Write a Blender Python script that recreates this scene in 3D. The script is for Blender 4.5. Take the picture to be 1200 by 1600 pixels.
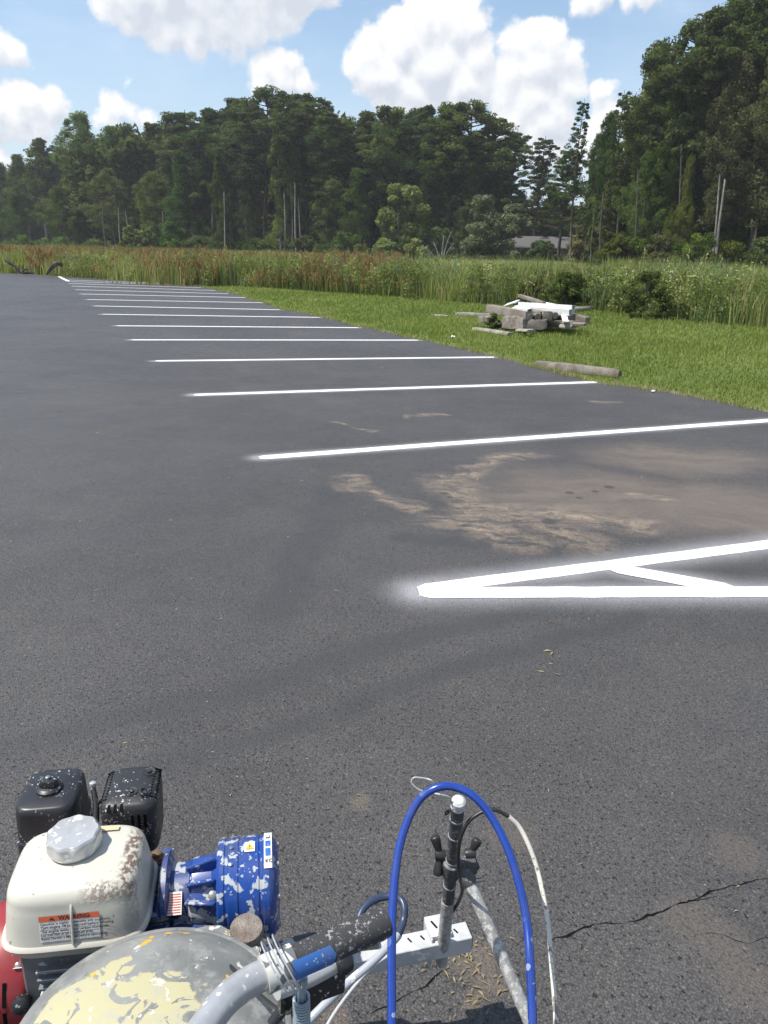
import bpy, bmesh, math, random
import numpy as np
from mathutils import Vector, Matrix, noise
random.seed(7); rng = np.random.default_rng(7)
R = math.radians; PI = math.pi
S = bpy.context.scene; C = S.collection
for o in list(bpy.data.objects): bpy.data.objects.remove(o, do_unlink=True)

# ------------------------------------------------------------------ camera
F = 1190.0; CAMZ = 1.6; HOR = 390.0; ROLL = 0.022
PITCH = math.atan((800 - HOR) / F)
_H = Vector((1, 0, 0)); _V = Vector((0, math.sin(PITCH), math.cos(PITCH))); FW = Vector((0, math.cos(PITCH), -math.sin(PITCH)))
RT = _H * math.cos(ROLL) + _V * math.sin(ROLL); UP = -_H * math.sin(ROLL) + _V * math.cos(ROLL)
cam = bpy.data.cameras.new('camera'); camo = bpy.data.objects.new('camera', cam); C.objects.link(camo)
cam.sensor_fit = 'HORIZONTAL'; cam.sensor_width = 36; cam.lens = 36 * F / 1200; cam.clip_start = 0.05; cam.clip_end = 3000
M_ = Matrix((RT, UP, -FW)).transposed().to_4x4(); M_.translation = (0, 0, CAMZ); camo.matrix_world = M_
S.camera = camo; S.render.resolution_x = 768; S.render.resolution_y = 1024

def ray(x, y): return RT * ((x - 600) / F) + FW + UP * ((800 - y) / F)
def G(x, y, z=0.0):                      # real-world point seen at photo pixel x, y at height z
    d = ray(x, y); t = (z - CAMZ) / d.z; return Vector((d.x * t, d.y * t, z))
def W(x, y, dep): return Vector((0, 0, CAMZ)) + ray(x, y) * dep
def AT(x, y, Y):                         # at forward distance Y
    d = ray(x, y); t = Y / d.y; return Vector((d.x * t, Y, CAMZ + d.z * t))

# ------------------------------------------------------------------ light and exposure
SUN_EL, SUN_AZ = R(62), R(-100)           # azimuth measured from +Y clockwise
sd = Vector((math.sin(SUN_AZ) * math.cos(SUN_EL), math.cos(SUN_AZ) * math.cos(SUN_EL), math.sin(SUN_EL)))
sun = bpy.data.lights.new('sun', 'SUN'); sun.energy = 4.2; sun.angle = R(0.5); sun.color = (1, .955, .88)
suno = bpy.data.objects.new('sun', sun); C.objects.link(suno); suno.rotation_euler = sd.to_track_quat('Z', 'Y').to_euler()
S.view_settings.view_transform = 'Standard'; S.view_settings.look = 'None'; S.view_settings.gamma = 1
S.view_settings.exposure = 0.65
S.render.engine = 'CYCLES'; S.cycles.max_bounces = 4; S.cycles.diffuse_bounces = 2; S.cycles.glossy_bounces = 2; S.cycles.transparent_max_bounces = 6

# ------------------------------------------------------------------ node helper
class N:
    def __init__(s, tree): s.t = tree; s.n = tree.nodes; s.l = tree.links
    def new(s, typ, **k):
        n = s.n.new(typ)
        for a, v in k.items(): setattr(n, a, v)
        return n
    def put(s, sock, v):
        if hasattr(v, 'is_output'): s.l.new(v, sock)
        elif v is not None:
            try: sock.default_value = v
            except Exception: sock.default_value = tuple(v) + (1,)
    def m(s, op, a, b=None, c=None, clamp=False):
        n = s.new('ShaderNodeMath', operation=op); n.use_clamp = clamp
        for i, v in enumerate((a, b, c)):
            if v is not None: s.put(n.inputs[i], v)
        return n.outputs[0]
    def v(s, op, a, b=None, c=None, scale=None):
        n = s.new('ShaderNodeVectorMath', operation=op)
        for i, q in enumerate((a, b, c)):
            if q is not None: s.put(n.inputs[i], q)
        if scale is not None: s.put(n.inputs['Scale'], scale)
        return n.outputs['Value'] if op in ('DOT_PRODUCT', 'LENGTH', 'DISTANCE') else n.outputs[0]
    def mix(s, f, a, b, blend='MIX'):
        n = s.new('ShaderNodeMix', data_type='RGBA', blend_type=blend)
        s.put(n.inputs[0], f)
        for i, q in ((6, a), (7, b)):
            if hasattr(q, 'is_output'): s.l.new(q, n.inputs[i])
            else: n.inputs[i].default_value = tuple(q)[:3] + (1,)
        return n.outputs[2]
    def noise(s, vec, scale, detail=4, rough=.55, dist=0, out=0):
        n = s.new('ShaderNodeTexNoise'); s.put(n.inputs['Vector'], vec); n.inputs['Scale'].default_value = scale
        n.inputs['Detail'].default_value = detail; n.inputs['Roughness'].default_value = rough; n.inputs['Distortion'].default_value = dist
        return n.outputs[out]
    def voro(s, vec, scale, feature='F1', out=0, rand=1):
        n = s.new('ShaderNodeTexVoronoi', feature=feature); s.put(n.inputs['Vector'], vec); n.inputs['Scale'].default_value = scale
        n.inputs['Randomness'].default_value = rand
        return n.outputs[out]
    def ss(s, x, a, b):                  # smoothstep
        n = s.new('ShaderNodeMapRange', interpolation_type='SMOOTHSTEP'); s.put(n.inputs[0], x)
        s.put(n.inputs[1], a); s.put(n.inputs[2], b); return n.outputs[0]
    def lin(s, x, a, b, c, d):
        n = s.new('ShaderNodeMapRange'); s.put(n.inputs[0], x)
        for i, q in enumerate((a, b, c, d)): s.put(n.inputs[i + 1], q)
        return n.outputs[0]
    def comb(s, x, y, z=0.0):
        n = s.new('ShaderNodeCombineXYZ'); s.put(n.inputs[0], x); s.put(n.inputs[1], y); s.put(n.inputs[2], z); return n.outputs[0]
    def sep(s, v): n = s.new('ShaderNodeSeparateXYZ'); s.put(n.inputs[0], v); return n.outputs
    def bump(s, h, strength, dist, normal=None):
        n = s.new('ShaderNodeBump'); n.inputs['Strength'].default_value = strength; n.inputs['Distance'].default_value = dist
        s.put(n.inputs['Height'], h)
        if normal: s.l.new(normal, n.inputs['Normal'])
        return n.outputs[0]
    def segd(s, p, a, b):                # distance from point p to segment a-b (vectors in xy)
        a = Vector((a[0], a[1], 0)); b = Vector((b[0], b[1], 0)); d = b - a; L2 = d.length_squared
        pa = s.v('SUBTRACT', p, tuple(a)); h = s.m('MULTIPLY', s.v('DOT_PRODUCT', pa, tuple(d)), 1 / L2, clamp=True)
        return s.v('LENGTH', s.v('SUBTRACT', pa, s.v('SCALE', tuple(d), scale=h)))

def mat(name, color=(.5, .5, .5), rough=.6, metal=0.0, spec=.5, fn=None, coat=0):
    m = bpy.data.materials.new(name); m.use_nodes = True; k = N(m.node_tree)
    b = k.n['Principled BSDF']; b.inputs['Roughness'].default_value = rough; b.inputs['Metallic'].default_value = metal
    b.inputs['Specular IOR Level'].default_value = spec; b.inputs['Base Color'].default_value = tuple(color) + (1,)
    if coat: b.inputs['Coat Weight'].default_value = coat
    if fn: fn(k, b)
    return m
def obco(k): return k.new('ShaderNodeTexCoord').outputs['Object']
def wco(k): return k.new('ShaderNodeNewGeometry').outputs['Position']

# ------------------------------------------------------------------ sky with cumulus clouds (world)
wd = bpy.data.worlds.new('World'); S.world = wd; wd.use_nodes = True
def azel(x, y):
    d = ray(x, y).normalized(); return math.atan2(d.x, d.y), math.asin(d.z)
CL = [  # photo-derived cloud puffs: x, y, radius (px)
 (215,-25,62),(270,-20,85),(340,-40,100),(410,-50,85),(455,-45,60),(265,45,38),(300,50,42),(345,30,45),(390,20,40),(500,-40,40),
 (412,92,28),(432,88,28),(455,95,24),(410,125,26),(440,122,34),(472,128,26),(490,132,14),
 (555,95,26),(580,75,38),(600,115,55),(630,70,50),(665,40,46),(690,25,40),(712,45,46),(735,35,36),(745,80,40),(680,100,65),(720,130,55),(640,140,50),(600,150,34),(575,135,30),(755,110,26),(742,8,22),
 (830,55,34),(812,70,30),(850,62,36),(800,110,38),(845,105,52),(880,95,34),(895,75,22),(790,140,32),(830,150,50),(878,140,36),(800,180,40),(850,190,52),(900,150,22),(850,230,40),(780,200,30),
 (940,148,22),(950,190,35),(930,230,40),
 (-10,165,34),(20,150,26),(45,160,34),(80,160,30),(100,160,20),(60,182,30),(20,185,34),(-20,190,40),
 (168,158,18),(185,168,24),(205,178,20),(225,182,18),(238,184,12),(170,180,24),
 (15,80,28),(38,92,16),(-10,75,30),(-5,245,26),(-25,250,34),
 (205,129,9),
 (905,-8,24),(945,-14,30),(980,2,20),(1010,-18,26)]
def build_world():
    g = bpy.data.node_groups.new('cloud_field', 'ShaderNodeTree')
    g.interface.new_socket('uv', in_out='INPUT', socket_type='NodeSocketVector'); g.interface.new_socket('d', in_out='OUTPUT', socket_type='NodeSocketFloat')
    k = N(g); gi = k.new('NodeGroupInput'); go = k.new('NodeGroupOutput')
    uv = gi.outputs[0]
    n1 = k.noise(uv, 14, 5, .6, out=1); n1 = k.v('SCALE', k.v('SUBTRACT', n1, (.5, .5, .5)), scale=.045)
    uvw = k.v('ADD', uv, n1); uvw = k.v('ADD', uvw, k.v('SCALE', k.v('SUBTRACT', k.noise(uv, 60, 3, .6, out=1), (.5, .5, .5)), scale=.007))
    cur = None; cl = list(CL)
    for i in range(13):                  # the rest of the sky outside the picture
        a = random.uniform(48, 312); e = random.uniform(6, 50)
        for q in range(2):
            cl.append((R(a + random.uniform(-7, 7)), R(e + random.uniform(-3, 3)), R(random.uniform(6, 11)), 1))
    for c in cl:
        if len(c) == 3: u, v = azel(c[0], c[1]); r = c[2] / F * .98
        else:
            u, v, r, _ = c
            if u > PI: u -= 2 * PI
        d = k.v('DISTANCE', uvw, (u, v, 0)); e = k.m('MULTIPLY_ADD', d, -1 / r, 1.0)
        e = k.m('MULTIPLY', e, min(1.6, r / .03))
        cur = e if cur is None else k.m('SMOOTH_MAX', cur, e, .12)
    n2 = k.noise(uvw, 26, 6, .6)
    vz = k.voro(k.v('ADD', uv, k.v('SCALE', n1, scale=.5)), 42)
    res = k.m('ADD', cur, k.m('MULTIPLY', k.m('SUBTRACT', n2, .5), .75))
    res = k.m('ADD', res, k.m('MULTIPLY', k.m('SUBTRACT', .4, vz), .22))
    k.l.new(res, go.inputs[0])
    k = N(wd.node_tree); k.n.clear()
    co = k.v('NORMALIZE', k.new('ShaderNodeTexCoord').outputs['Generated']); x, y, z = k.sep(co)
    uv = k.comb(k.m('ARCTAN2', x, y), k.m('ARCSINE', z))
    g1 = k.new('ShaderNodeGroup'); g1.node_tree = g; k.l.new(uv, g1.inputs[0])
    g2 = k.new('ShaderNodeGroup'); g2.node_tree = g; k.l.new(k.v('ADD', uv, (-.006, .015, 0)), g2.inputs[0])
    d = g1.outputs[0]; mask = k.ss(d, .0, .30)
    rel = k.m('SUBTRACT', d, g2.outputs[0])
    lit = k.lin(rel, -.50, .30, .0, 1.0)
    thick = k.ss(d, .3, 1.5)
    lit = k.m('SUBTRACT', lit, k.m('MULTIPLY', thick, .14), clamp=True)
    ccol = k.mix(lit, (.52, .56, .63), (.80, .805, .81))
    sky = k.new('ShaderNodeTexSky', sky_type='NISHITA'); sky.sun_disc = False; sky.sun_elevation = SUN_EL; sky.sun_rotation = SUN_AZ
    sky.air_density = 1.2; sky.dust_density = .9; sky.ozone_density = 2.5
    skyc = k.v('SCALE', sky.outputs[0], scale=.125)
    hz = k.ss(z, .30, .0)
    skyc = k.mix(k.m('MULTIPLY', hz, .6), skyc, (.50, .61, .78))
    # thin veil of high cirrus
    ci = k.m('MULTIPLY', k.ss(k.noise(k.v('MULTIPLY', uv, (3, 9, 1)), 1.4, 5, .6), .42, .8), .35)
    skyc = k.mix(ci, skyc, (.62, .72, .86))
    out = k.mix(mask, skyc, ccol)
    bg = k.new('ShaderNodeBackground'); k.l.new(out, bg.inputs[0]); bg.inputs[1].default_value = .84
    wo = k.new('ShaderNodeOutputWorld'); k.l.new(bg.outputs[0], wo.inputs[0])
    wd.cycles.sampling_method = 'MANUAL'; wd.cycles.sample_map_resolution = 512
build_world()

# ------------------------------------------------------------------ tagging and mesh helpers
def tag(o, label=None, cat=None, group=None, kind=None):
    if label: o['label'] = label
    if cat: o['category'] = cat
    if group: o['group'] = group
    if kind: o['kind'] = kind
    return o
def empty(name, loc, rz=0): o = bpy.data.objects.new(name, None); C.objects.link(o); o.location = loc; o.rotation_euler.z = rz; o.empty_display_size = .1; return o
def link(name, me, mt, parent=None, smooth=False):
    o = bpy.data.objects.new(name, me); C.objects.link(o)
    if mt and not len(me.materials): me.materials.append(mt)
    if parent is not None:
        o.parent = parent
        bpy.context.view_layer.update()
        o.matrix_parent_inverse = parent.matrix_world.inverted()
    if smooth:
        me.polygons.foreach_set('use_smooth', [True] * len(me.polygons))
    return o
def np_mesh(name, verts, faces, nper, attrs=None):
    """verts (n,3); faces flat index array with nper vertices each"""
    me = bpy.data.meshes.new(name); verts = np.asarray(verts, np.float32); faces = np.asarray(faces, np.int32).ravel()
    nf = len(faces) // nper
    me.vertices.add(len(verts)); me.vertices.foreach_set('co', verts.ravel())
    me.loops.add(len(faces)); me.loops.foreach_set('vertex_index', faces)
    me.polygons.add(nf); me.polygons.foreach_set('loop_start', np.arange(nf, dtype=np.int32) * nper)
    try: me.polygons.foreach_set('loop_total', np.full(nf, nper, np.int32))
    except Exception: pass
    if attrs:
        for an, av in attrs.items():
            a = me.attributes.new(an, 'FLOAT', 'POINT'); a.data.foreach_set('value', np.asarray(av, np.float32))
    me.update(calc_edges=True); return me
def smooth_by_angle(o, ang=40):
    me = o.data; bm = bmesh.new(); bm.from_mesh(me)
    for f in bm.faces: f.smooth = True
    for e in bm.edges:
        if len(e.link_faces) == 2 and e.calc_face_angle(0) > R(ang): e.smooth = False
    bm.to_mesh(me); bm.free()
def bm_obj(name, bm, mt, parent=None, sm=True, ang=40):
    me = bpy.data.meshes.new(name); bmesh.ops.recalc_face_normals(bm, faces=bm.faces); bm.to_mesh(me); bm.free()
    o = link(name, me, mt, parent)
    if sm: smooth_by_angle(o, ang)
    return o
def catmull(pts, n=8):
    pts = [Vector(p) for p in pts]; P = [pts[0] * 2 - pts[1]] + pts + [pts[-1] * 2 - pts[-2]]; out = []
    for i in range(1, len(P) - 2):
        for j in range(n):
            t = j / n; a, b, c, d = P[i - 1], P[i], P[i + 1], P[i + 2]
            out.append(.5 * ((2 * b) + (c - a) * t + (2 * a - 5 * b + 4 * c - d) * t * t + (3 * b - a - 3 * c + d) * t ** 3))
    out.append(pts[-1]); return out
def bm_tube(bm, pts, r, seg=12, caps=True, rfun=None):
    pts = [Vector(p) for p in pts]; rings = []; up = None
    for i, p in enumerate(pts):
        t = (pts[min(i + 1, len(pts) - 1)] - pts[max(i - 1, 0)]).normalized()
        if up is None: up = t.orthogonal().normalized()
        up = (up - t * up.dot(t)).normalized(); sv = t.cross(up)
        rr = rfun(i / (len(pts) - 1)) if rfun else r
        rings.append([bm.verts.new(p + (up * math.cos(a) + sv * math.sin(a)) * rr) for a in [2 * PI * q / seg for q in range(seg)]])
    for a, b in zip(rings, rings[1:]):
        for q in range(seg): bm.faces.new((a[q], a[(q + 1) % seg], b[(q + 1) % seg], b[q]))
    if caps: bm.faces.new(rings[0][::-1]); bm.faces.new(rings[-1])
    return rings
def tube(name, pts, r, mt, parent=None, seg=12, sm=8, rfun=None):
    bm = bmesh.new(); bm_tube(bm, catmull(pts, sm) if sm else pts, r, seg, rfun=rfun); return bm_obj(name, bm, mt, parent)
def bm_lathe(bm, prof, M=Matrix.Identity(4), seg=32, cap0=True, cap1=True, rmod=None):
    rings = []
    for r, z in prof:
        rings.append([bm.verts.new(M @ Vector((r * (rmod(a, r, z) if rmod else 1) * math.cos(a), r * (rmod(a, r, z) if rmod else 1) * math.sin(a), z))) for a in [2 * PI * q / seg for q in range(seg)]])
    for a, b in zip(rings, rings[1:]):
        for q in range(seg): bm.faces.new((a[q], a[(q + 1) % seg], b[(q + 1) % seg], b[q]))
    if cap0: bm.faces.new(rings[0][::-1])
    if cap1: bm.faces.new(rings[-1])
def lathe(name, prof, M, mt, parent=None, seg=32, rmod=None, ang=40):
    bm = bmesh.new(); bm_lathe(bm, prof, M, seg, rmod=rmod); return bm_obj(name, bm, mt, parent, ang=ang)
def bm_loft(bm, secs, M=Matrix.Identity(4), seg=48):
    """secs: (z, hx, hy, exponent, ox, oy) superellipse sections"""
    rings = []
    for s in secs:
        z, hx, hy, e = s[:4]; ox, oy = (s[4], s[5]) if len(s) > 4 else (0, 0); ring = []
        for q in range(seg):
            a = 2 * PI * q / seg; c, sn = math.cos(a), math.sin(a)
            k = (abs(c) ** e + abs(sn) ** e) ** (-1 / e)
            ring.append(bm.verts.new(M @ Vector((ox + hx * k * c, oy + hy * k * sn, z))))
        rings.append(ring)
    for a, b in zip(rings, rings[1:]):
        for q in range(seg): bm.faces.new((a[q], a[(q + 1) % seg], b[(q + 1) % seg], b[q]))
    bm.faces.new(rings[0][::-1]); bm.faces.new(rings[-1])
def loft(name, secs, M, mt, parent=None, seg=48, ang=40):
    bm = bmesh.new(); bm_loft(bm, secs, M, seg); return bm_obj(name, bm, mt, parent, ang=ang)
def bm_box(bm, sx, sy, sz, M=Matrix.Identity(4), bev=0.0, segs=2):
    r = bmesh.ops.create_cube(bm, size=1.0, matrix=M @ Matrix.Diagonal((sx, sy, sz, 1)))
    if bev:
        es = set(e for v in r['verts'] for e in v.link_edges)
        bmesh.ops.bevel(bm, geom=list(es), offset=bev, segments=segs, profile=.7, affect='EDGES')
def box(name, sx, sy, sz, M, mt, parent=None, bev=0.003, segs=2):
    bm = bmesh.new(); bm_box(bm, sx, sy, sz, M, bev, segs); return bm_obj(name, bm, mt, parent)
def frame(o, x, y=None, z=None):         # matrix from axes
    x = Vector(x).normalized()
    if z is not None: z = Vector(z); z = (z - x * z.dot(x)).normalized(); y = z.cross(x)
    else: y = Vector(y); y = (y - x * y.dot(x)).normalized(); z = x.cross(y)
    M = Matrix((x, y, z)).transposed().to_4x4(); M.translation = o; return M
def axis_z(o, z):                        # matrix whose z axis runs along z
    M = Vector(z).normalized().to_track_quat('Z', 'Y').to_matrix().to_4x4(); M.translation = o; return M
def inside(px, py, poly):
    c = np.zeros(len(px), bool); j = len(poly) - 1
    for i in range(len(poly)):
        xi, yi = poly[i][:2]; xj, yj = poly[j][:2]
        if yi != yj: c ^= ((yi > py) != (yj > py)) & (px < (xj - xi) * (py - yi) / (yj - yi) + xi)
        j = i
    return c

# ------------------------------------------------------------------ layout of the lot from the photo
EDGE = [G(*p) for p in [(1330,673),(1200,644),(1130,628),(1040,612),(935,598),(850,577),(773,557),(715,543),(655,530),(605,519),(560,510),(500,494),(437,482),(410,472),(385,464),(357,457),(337,452),(310,447),(265,442),(180,437),(100,432),(40,428),(0,426),(-200,420)]]
EDGE = [EDGE[0] + (EDGE[0] - EDGE[1]).normalized() * 30] + EDGE
MARSH = [G(*p) for p in [(1400,531),(1200,512),(1100,503),(1000,492),(900,481),(780,476),(700,470),(600,462),(500,455),(400,448),(330,444)]]
MARSH = [MARSH[0] + Vector((40, -4, 0))] + MARSH
STALL = [((405,715),(1215,656)),((303,617),(932,597)),((243,564),(773,558)),((205,531),(655,531.5)),((182,509),(560,512)),((160,491),(500,496)),((147,478),(437,484)),((136,468),(411,473)),((126,459.3),(385,465)),((117,452.7),(357,459)),((112,447),(337,454)),((107,443),(315,449.5)),((110,440),(288,445.5)),((104,437.4),(263,443))]
HATCH = [((655,922),(1330,833)),((655,927),(1400,924)),((952,887),(1148,922))]
segs = [(G(*a), G(*b)) for a, b in STALL]; hsegs = [(G(*a), G(*b)) for a, b in HATCH]

# ------------------------------------------------------------------ asphalt
def m_asphalt(k, b):
    p = wco(k); x, y, z = k.sep(p)
    big = k.ss(k.noise(p, .45, 5, .65), .32, .68); mid = k.noise(p, 2.2, 5, .6); fine = k.noise(p, 95, 3, .6)
    wp = k.v('ADD', p, k.v('SCALE', k.v('SUBTRACT', k.noise(p, 60, 2, .5, out=1), (.5, .5, .5)), scale=.008))
    vor = k.new('ShaderNodeTexVoronoi', feature='F1'); k.l.new(wp, vor.inputs['Vector']); vor.inputs['Scale'].default_value = 165
    cell = k.sep(vor.outputs['Color'])
    base = k.mix(big, (.058, .0555, .0545), (.082, .0785, .0765))
    base = k.mix(k.m('MULTIPLY', k.ss(mid, .35, .75), .35), base, (.098, .091, .086))
    # aggregate: stone to stone brightness, binder in the gaps, open pits
    stone = k.lin(cell[0], 0, 1, .86, 1.16)
    stone = k.m('MULTIPLY', stone, k.lin(vor.outputs['Distance'], .25, .62, 1.06, .62))
    pits = k.ss(k.noise(p, 78, 2, .5), .61, .69)
    stone = k.m('MULTIPLY', stone, k.lin(pits, 0, 1, 1, .25))
    lum = k.new('ShaderNodeCombineColor')
    for i in range(3): k.l.new(stone, lum.inputs[i])
    base = k.mix(1.0, base, lum.outputs[0], 'MULTIPLY')
    spk = k.m('MULTIPLY', k.ss(cell[1], .965, .995), .42)
    base = k.mix(spk, base, (.20, .165, .125))
    # worn track lines across the foreground
    tr = None
    wob = k.v('ADD', p, k.v('SCALE', k.v('SUBTRACT', k.noise(p, 1.3, 3, .6, out=1), (.5, .5, .5)), scale=.25))
    wob = k.v('MULTIPLY', wob, (1, 1, 0))
    for a, c, w in (((-60,1185),(850,950),.11), ((250,1190),(1000,960),.09), ((430,960),(520,770),.2), ((620,840),(1330,905),.12)):
        d = k.ss(k.segd(wob, G(*a), G(*c)), w, w * .2)
        tr = d if tr is None else k.m('MAXIMUM', tr, d)
    base = k.mix(k.m('MULTIPLY', tr, k.lin(mid, .3, .7, .45, .75)), base, (.040, .040, .041))
    # sand and silt washed onto the lot
    wq = k.v('MULTIPLY', k.v('ADD', p, k.v('SCALE', k.v('SUBTRACT', k.noise(p, .9, 5, .62, out=1), (.5, .5, .5)), scale=.9)), (1, 1, 0))
    def blob(px, py, r, st=(1, 1)):
        c = G(px, py); q = k.v('MULTIPLY', k.v('SUBTRACT', wq, tuple(c)), (st[0], st[1], 1)); return k.ss(k.v('LENGTH', q), r, r * .25)
    streak0 = k.noise(k.v('MULTIPLY', wq, (1.5, 5.0, 1)), 1.3, 7, .65)
    silt = k.m('MAXIMUM', blob(930, 770, .9, (.65, 1.1)), blob(1130, 790, .9, (.8, 1)))
    silt = k.m('MAXIMUM', silt, blob(1060, 715, .7, (.6, 1)))
    base = k.mix(k.m('MULTIPLY', silt, k.lin(streak0, .3, .7, .35, .8)), base, (.165, .132, .104))
    streak = k.noise(k.v('MULTIPLY', wq, (4.0, 8.0, 1)), 1.3, 8, .72)
    sand = None
    for a, c, w in (((700,742),(850,715),.10), ((700,745),(760,840),.16), ((740,790),(1000,812),.17), ((545,748),(600,785),.10), ((690,820),(790,850),.14), ((790,800),(900,845),.2), ((580,770),(640,800),.10), ((640,652),(690,649),.05), ((540,660),(600,675),.03), ((930,627),(970,630),.06), ((1000,775),(1060,785),.05)):
        d = k.ss(k.segd(wq, G(*a), G(*c)), w * 1.7, w * .1)
        sand = d if sand is None else k.m('MAXIMUM', sand, d)
    sand = k.m('MULTIPLY', sand, k.ss(streak, .36, .68))
    sand = k.m('MULTIPLY', sand, k.ss(k.noise(p, 60, 3, .7), .30, .52))
    base = k.mix(k.m('MULTIPLY', sand, .75), base, (.34, .26, .18))
    dust = k.m('MULTIPLY', k.ss(k.noise(wq, .8, 5, .6), .50, .75), k.ss(cell[2], .3, .9))
    base = k.mix(k.m('MULTIPLY', dust, .30), base, (.17, .145, .115))
    # damp spots by the sand
    wet = None
    for px, py, r in ((952,761,.05),(890,770,.04),(905,778,.03),(930,768,.03),(695,771,.035),(703,777,.03),(857,815,.06)):
        c = G(px, py); d = k.ss(k.v('LENGTH', k.v('SUBTRACT', k.v('MULTIPLY', p, (1, 1, 0)), tuple(c))), r, r * .6)
        wet = d if wet is None else k.m('MAXIMUM', wet, d)
    base = k.mix(k.m('MULTIPLY', wet, .7), base, (.035, .03, .028))
    # brown crumbled dirt in front of the striper
    dp = k.v('MULTIPLY', k.v('ADD', p, k.v('SCALE', k.v('SUBTRACT', k.noise(p, 9, 4, .65, out=1), (.5, .5, .5)), scale=.09)), (1, 1, 0))
    dirt = None
    for px, py, r in ((745,1500,.075),(765,1540,.055),(690,1490,.04),(740,1570,.03),(1130,1470,.10),(1160,1530,.10),(1080,1440,.10),(1150,1330,.10),(560,1250,.05),(800,1300,.10),(520,1585,.04)):
        c = G(px, py); s_ = 1 if r != .10 else .55
        d = k.m('MULTIPLY', k.ss(k.v('LENGTH', k.v('SUBTRACT', dp, tuple(c))), r * 1.15, r * .35), s_)
        dirt = d if dirt is None else k.m('MAXIMUM', dirt, d)
    dirtm = k.m('MULTIPLY', dirt, k.lin(k.noise(p, 120, 3, .6), .35, .6, .30, .9))
    base = k.mix(dirtm, base, k.mix(fine, (.080, .064, .052), (.16, .132, .105)))
    # white overspray and lens glow around the fresh lines, both painted into the colour
    spray_glow = None; pf = k.v('MULTIPLY', p, (1, 1, 0))
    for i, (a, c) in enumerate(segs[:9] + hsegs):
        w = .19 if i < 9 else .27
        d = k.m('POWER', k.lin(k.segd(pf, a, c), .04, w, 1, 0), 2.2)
        spray_glow = d if spray_glow is None else k.m('MAXIMUM', spray_glow, d)
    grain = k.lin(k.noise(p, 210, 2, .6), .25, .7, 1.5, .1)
    spray_glow = k.m('MULTIPLY', k.m('MULTIPLY', spray_glow, grain), k.lin(mid, .3, .7, .8, 1.25), clamp=True)
    base = k.mix(k.m('MULTIPLY', spray_glow, .40), base, (.72, .73, .76))
    k.l.new(base, b.inputs['Base Color'])
    k.l.new(k.lin(k.noise(p, 8, 3, .6), .3, .7, .45, .62), b.inputs['Roughness'])
    h = k.m('SUBTRACT', k.m('MULTIPLY', vor.outputs['Distance'], -.7), k.m('MULTIPLY', pits, 1.4))
    h = k.m('ADD', h, k.m('MULTIPLY', cell[2], .5))
    nb = k.bump(h, .7, .0038)
    nb = k.bump(mid, .25, .03, nb)
    k.l.new(nb, b.inputs['Normal'])
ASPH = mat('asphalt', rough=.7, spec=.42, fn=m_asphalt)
def flat_poly(name, pts, z, mt, parent=None):
    bm = bmesh.new(); vs = [bm.verts.new((p[0], p[1], z)) for p in pts]; f = bm.faces.new(vs)
    bmesh.ops.triangulate(bm, faces=[f]); return bm_obj(name, bm, mt, parent, sm=False)
def rough_edge(pts, step=.16, amp=.045):
    out = []
    for a, b in zip(pts, pts[1:]):
        L = (b - a).length; n = max(1, min(40, int(L / step))) if a.length < 60 else 1
        for i in range(n):
            p = a.lerp(b, i / n); nrm = Vector((-(b - a).y, (b - a).x, 0)).normalized()
            w = noise.noise(p * 1.7) * amp * 1.6 + noise.noise(p * 6) * amp * .7
            out.append(p + nrm * w)
    out.append(pts[-1]); return out
REDGE = rough_edge(EDGE)
apoly = REDGE + [Vector((-60, 43, 0)), Vector((-60, -30, 0)), Vector((REDGE[0].x + 2, -30, 0))]
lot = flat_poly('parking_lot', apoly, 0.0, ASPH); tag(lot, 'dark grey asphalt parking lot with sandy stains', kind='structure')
# a skirt gives the asphalt edge its thickness
bm = bmesh.new(); prev = None
for p in REDGE:
    a = bm.verts.new((p.x, p.y, -.002)); c = bm.verts.new((p.x + .02, p.y + .03, -.06))
    if prev: bm.faces.new((prev[0], a, c, prev[1]))
    prev = (a, c)
tag(bm_obj('asphalt_edge', bm, ASPH), kind='structure')

# ------------------------------------------------------------------ painted lines
def m_paint(k, b):
    p = wco(k); n = k.noise(p, 120, 3, .6)
    k.l.new(k.mix(k.ss(n, .56, .72), (.80, .805, .81), (.36, .36, .37)), b.inputs['Base Color'])
    k.l.new(k.bump(k.voro(p, 135), .8, .004), b.inputs['Normal'])
PAINT = mat('white_paint', (.86, .86, .87), .45, fn=m_paint)
def stripe(name, a, b, w, z, label, group=None):
    d = (b - a).normalized(); n = Vector((-d.y, d.x, 0)); L = (b - a).length; N_ = max(4, int(L / .05)); bm = bmesh.new(); prev = None
    for i in range(N_ + 1):
        t = i / N_; p = a.lerp(b, t); e = min(t, 1 - t) * L
        ww = w / 2 * (1 if e > w * .4 else (.55 + .45 * math.sqrt(max(0, e / (w * .4)))))
        j1 = noise.noise(p * 9 + Vector((0, 0, 1))) * .006; j2 = noise.noise(p * 9 + Vector((0, 0, 5))) * .006; wv = noise.noise(p * .8) * .012
        row = [bm.verts.new(((p + n * (q * ww + wv + (j1 if q > 0 else j2))).x, (p + n * (q * ww + wv + (j1 if q > 0 else j2))).y, z)) for q in (1, -1)]
        if prev: bm.faces.new((prev[0], row[0], row[1], prev[1]))
        prev = row
    return tag(bm_obj(name, bm, PAINT, sm=False), label, 'road marking', group)
SG = 'white stall lines painted on the parking lot'
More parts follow.
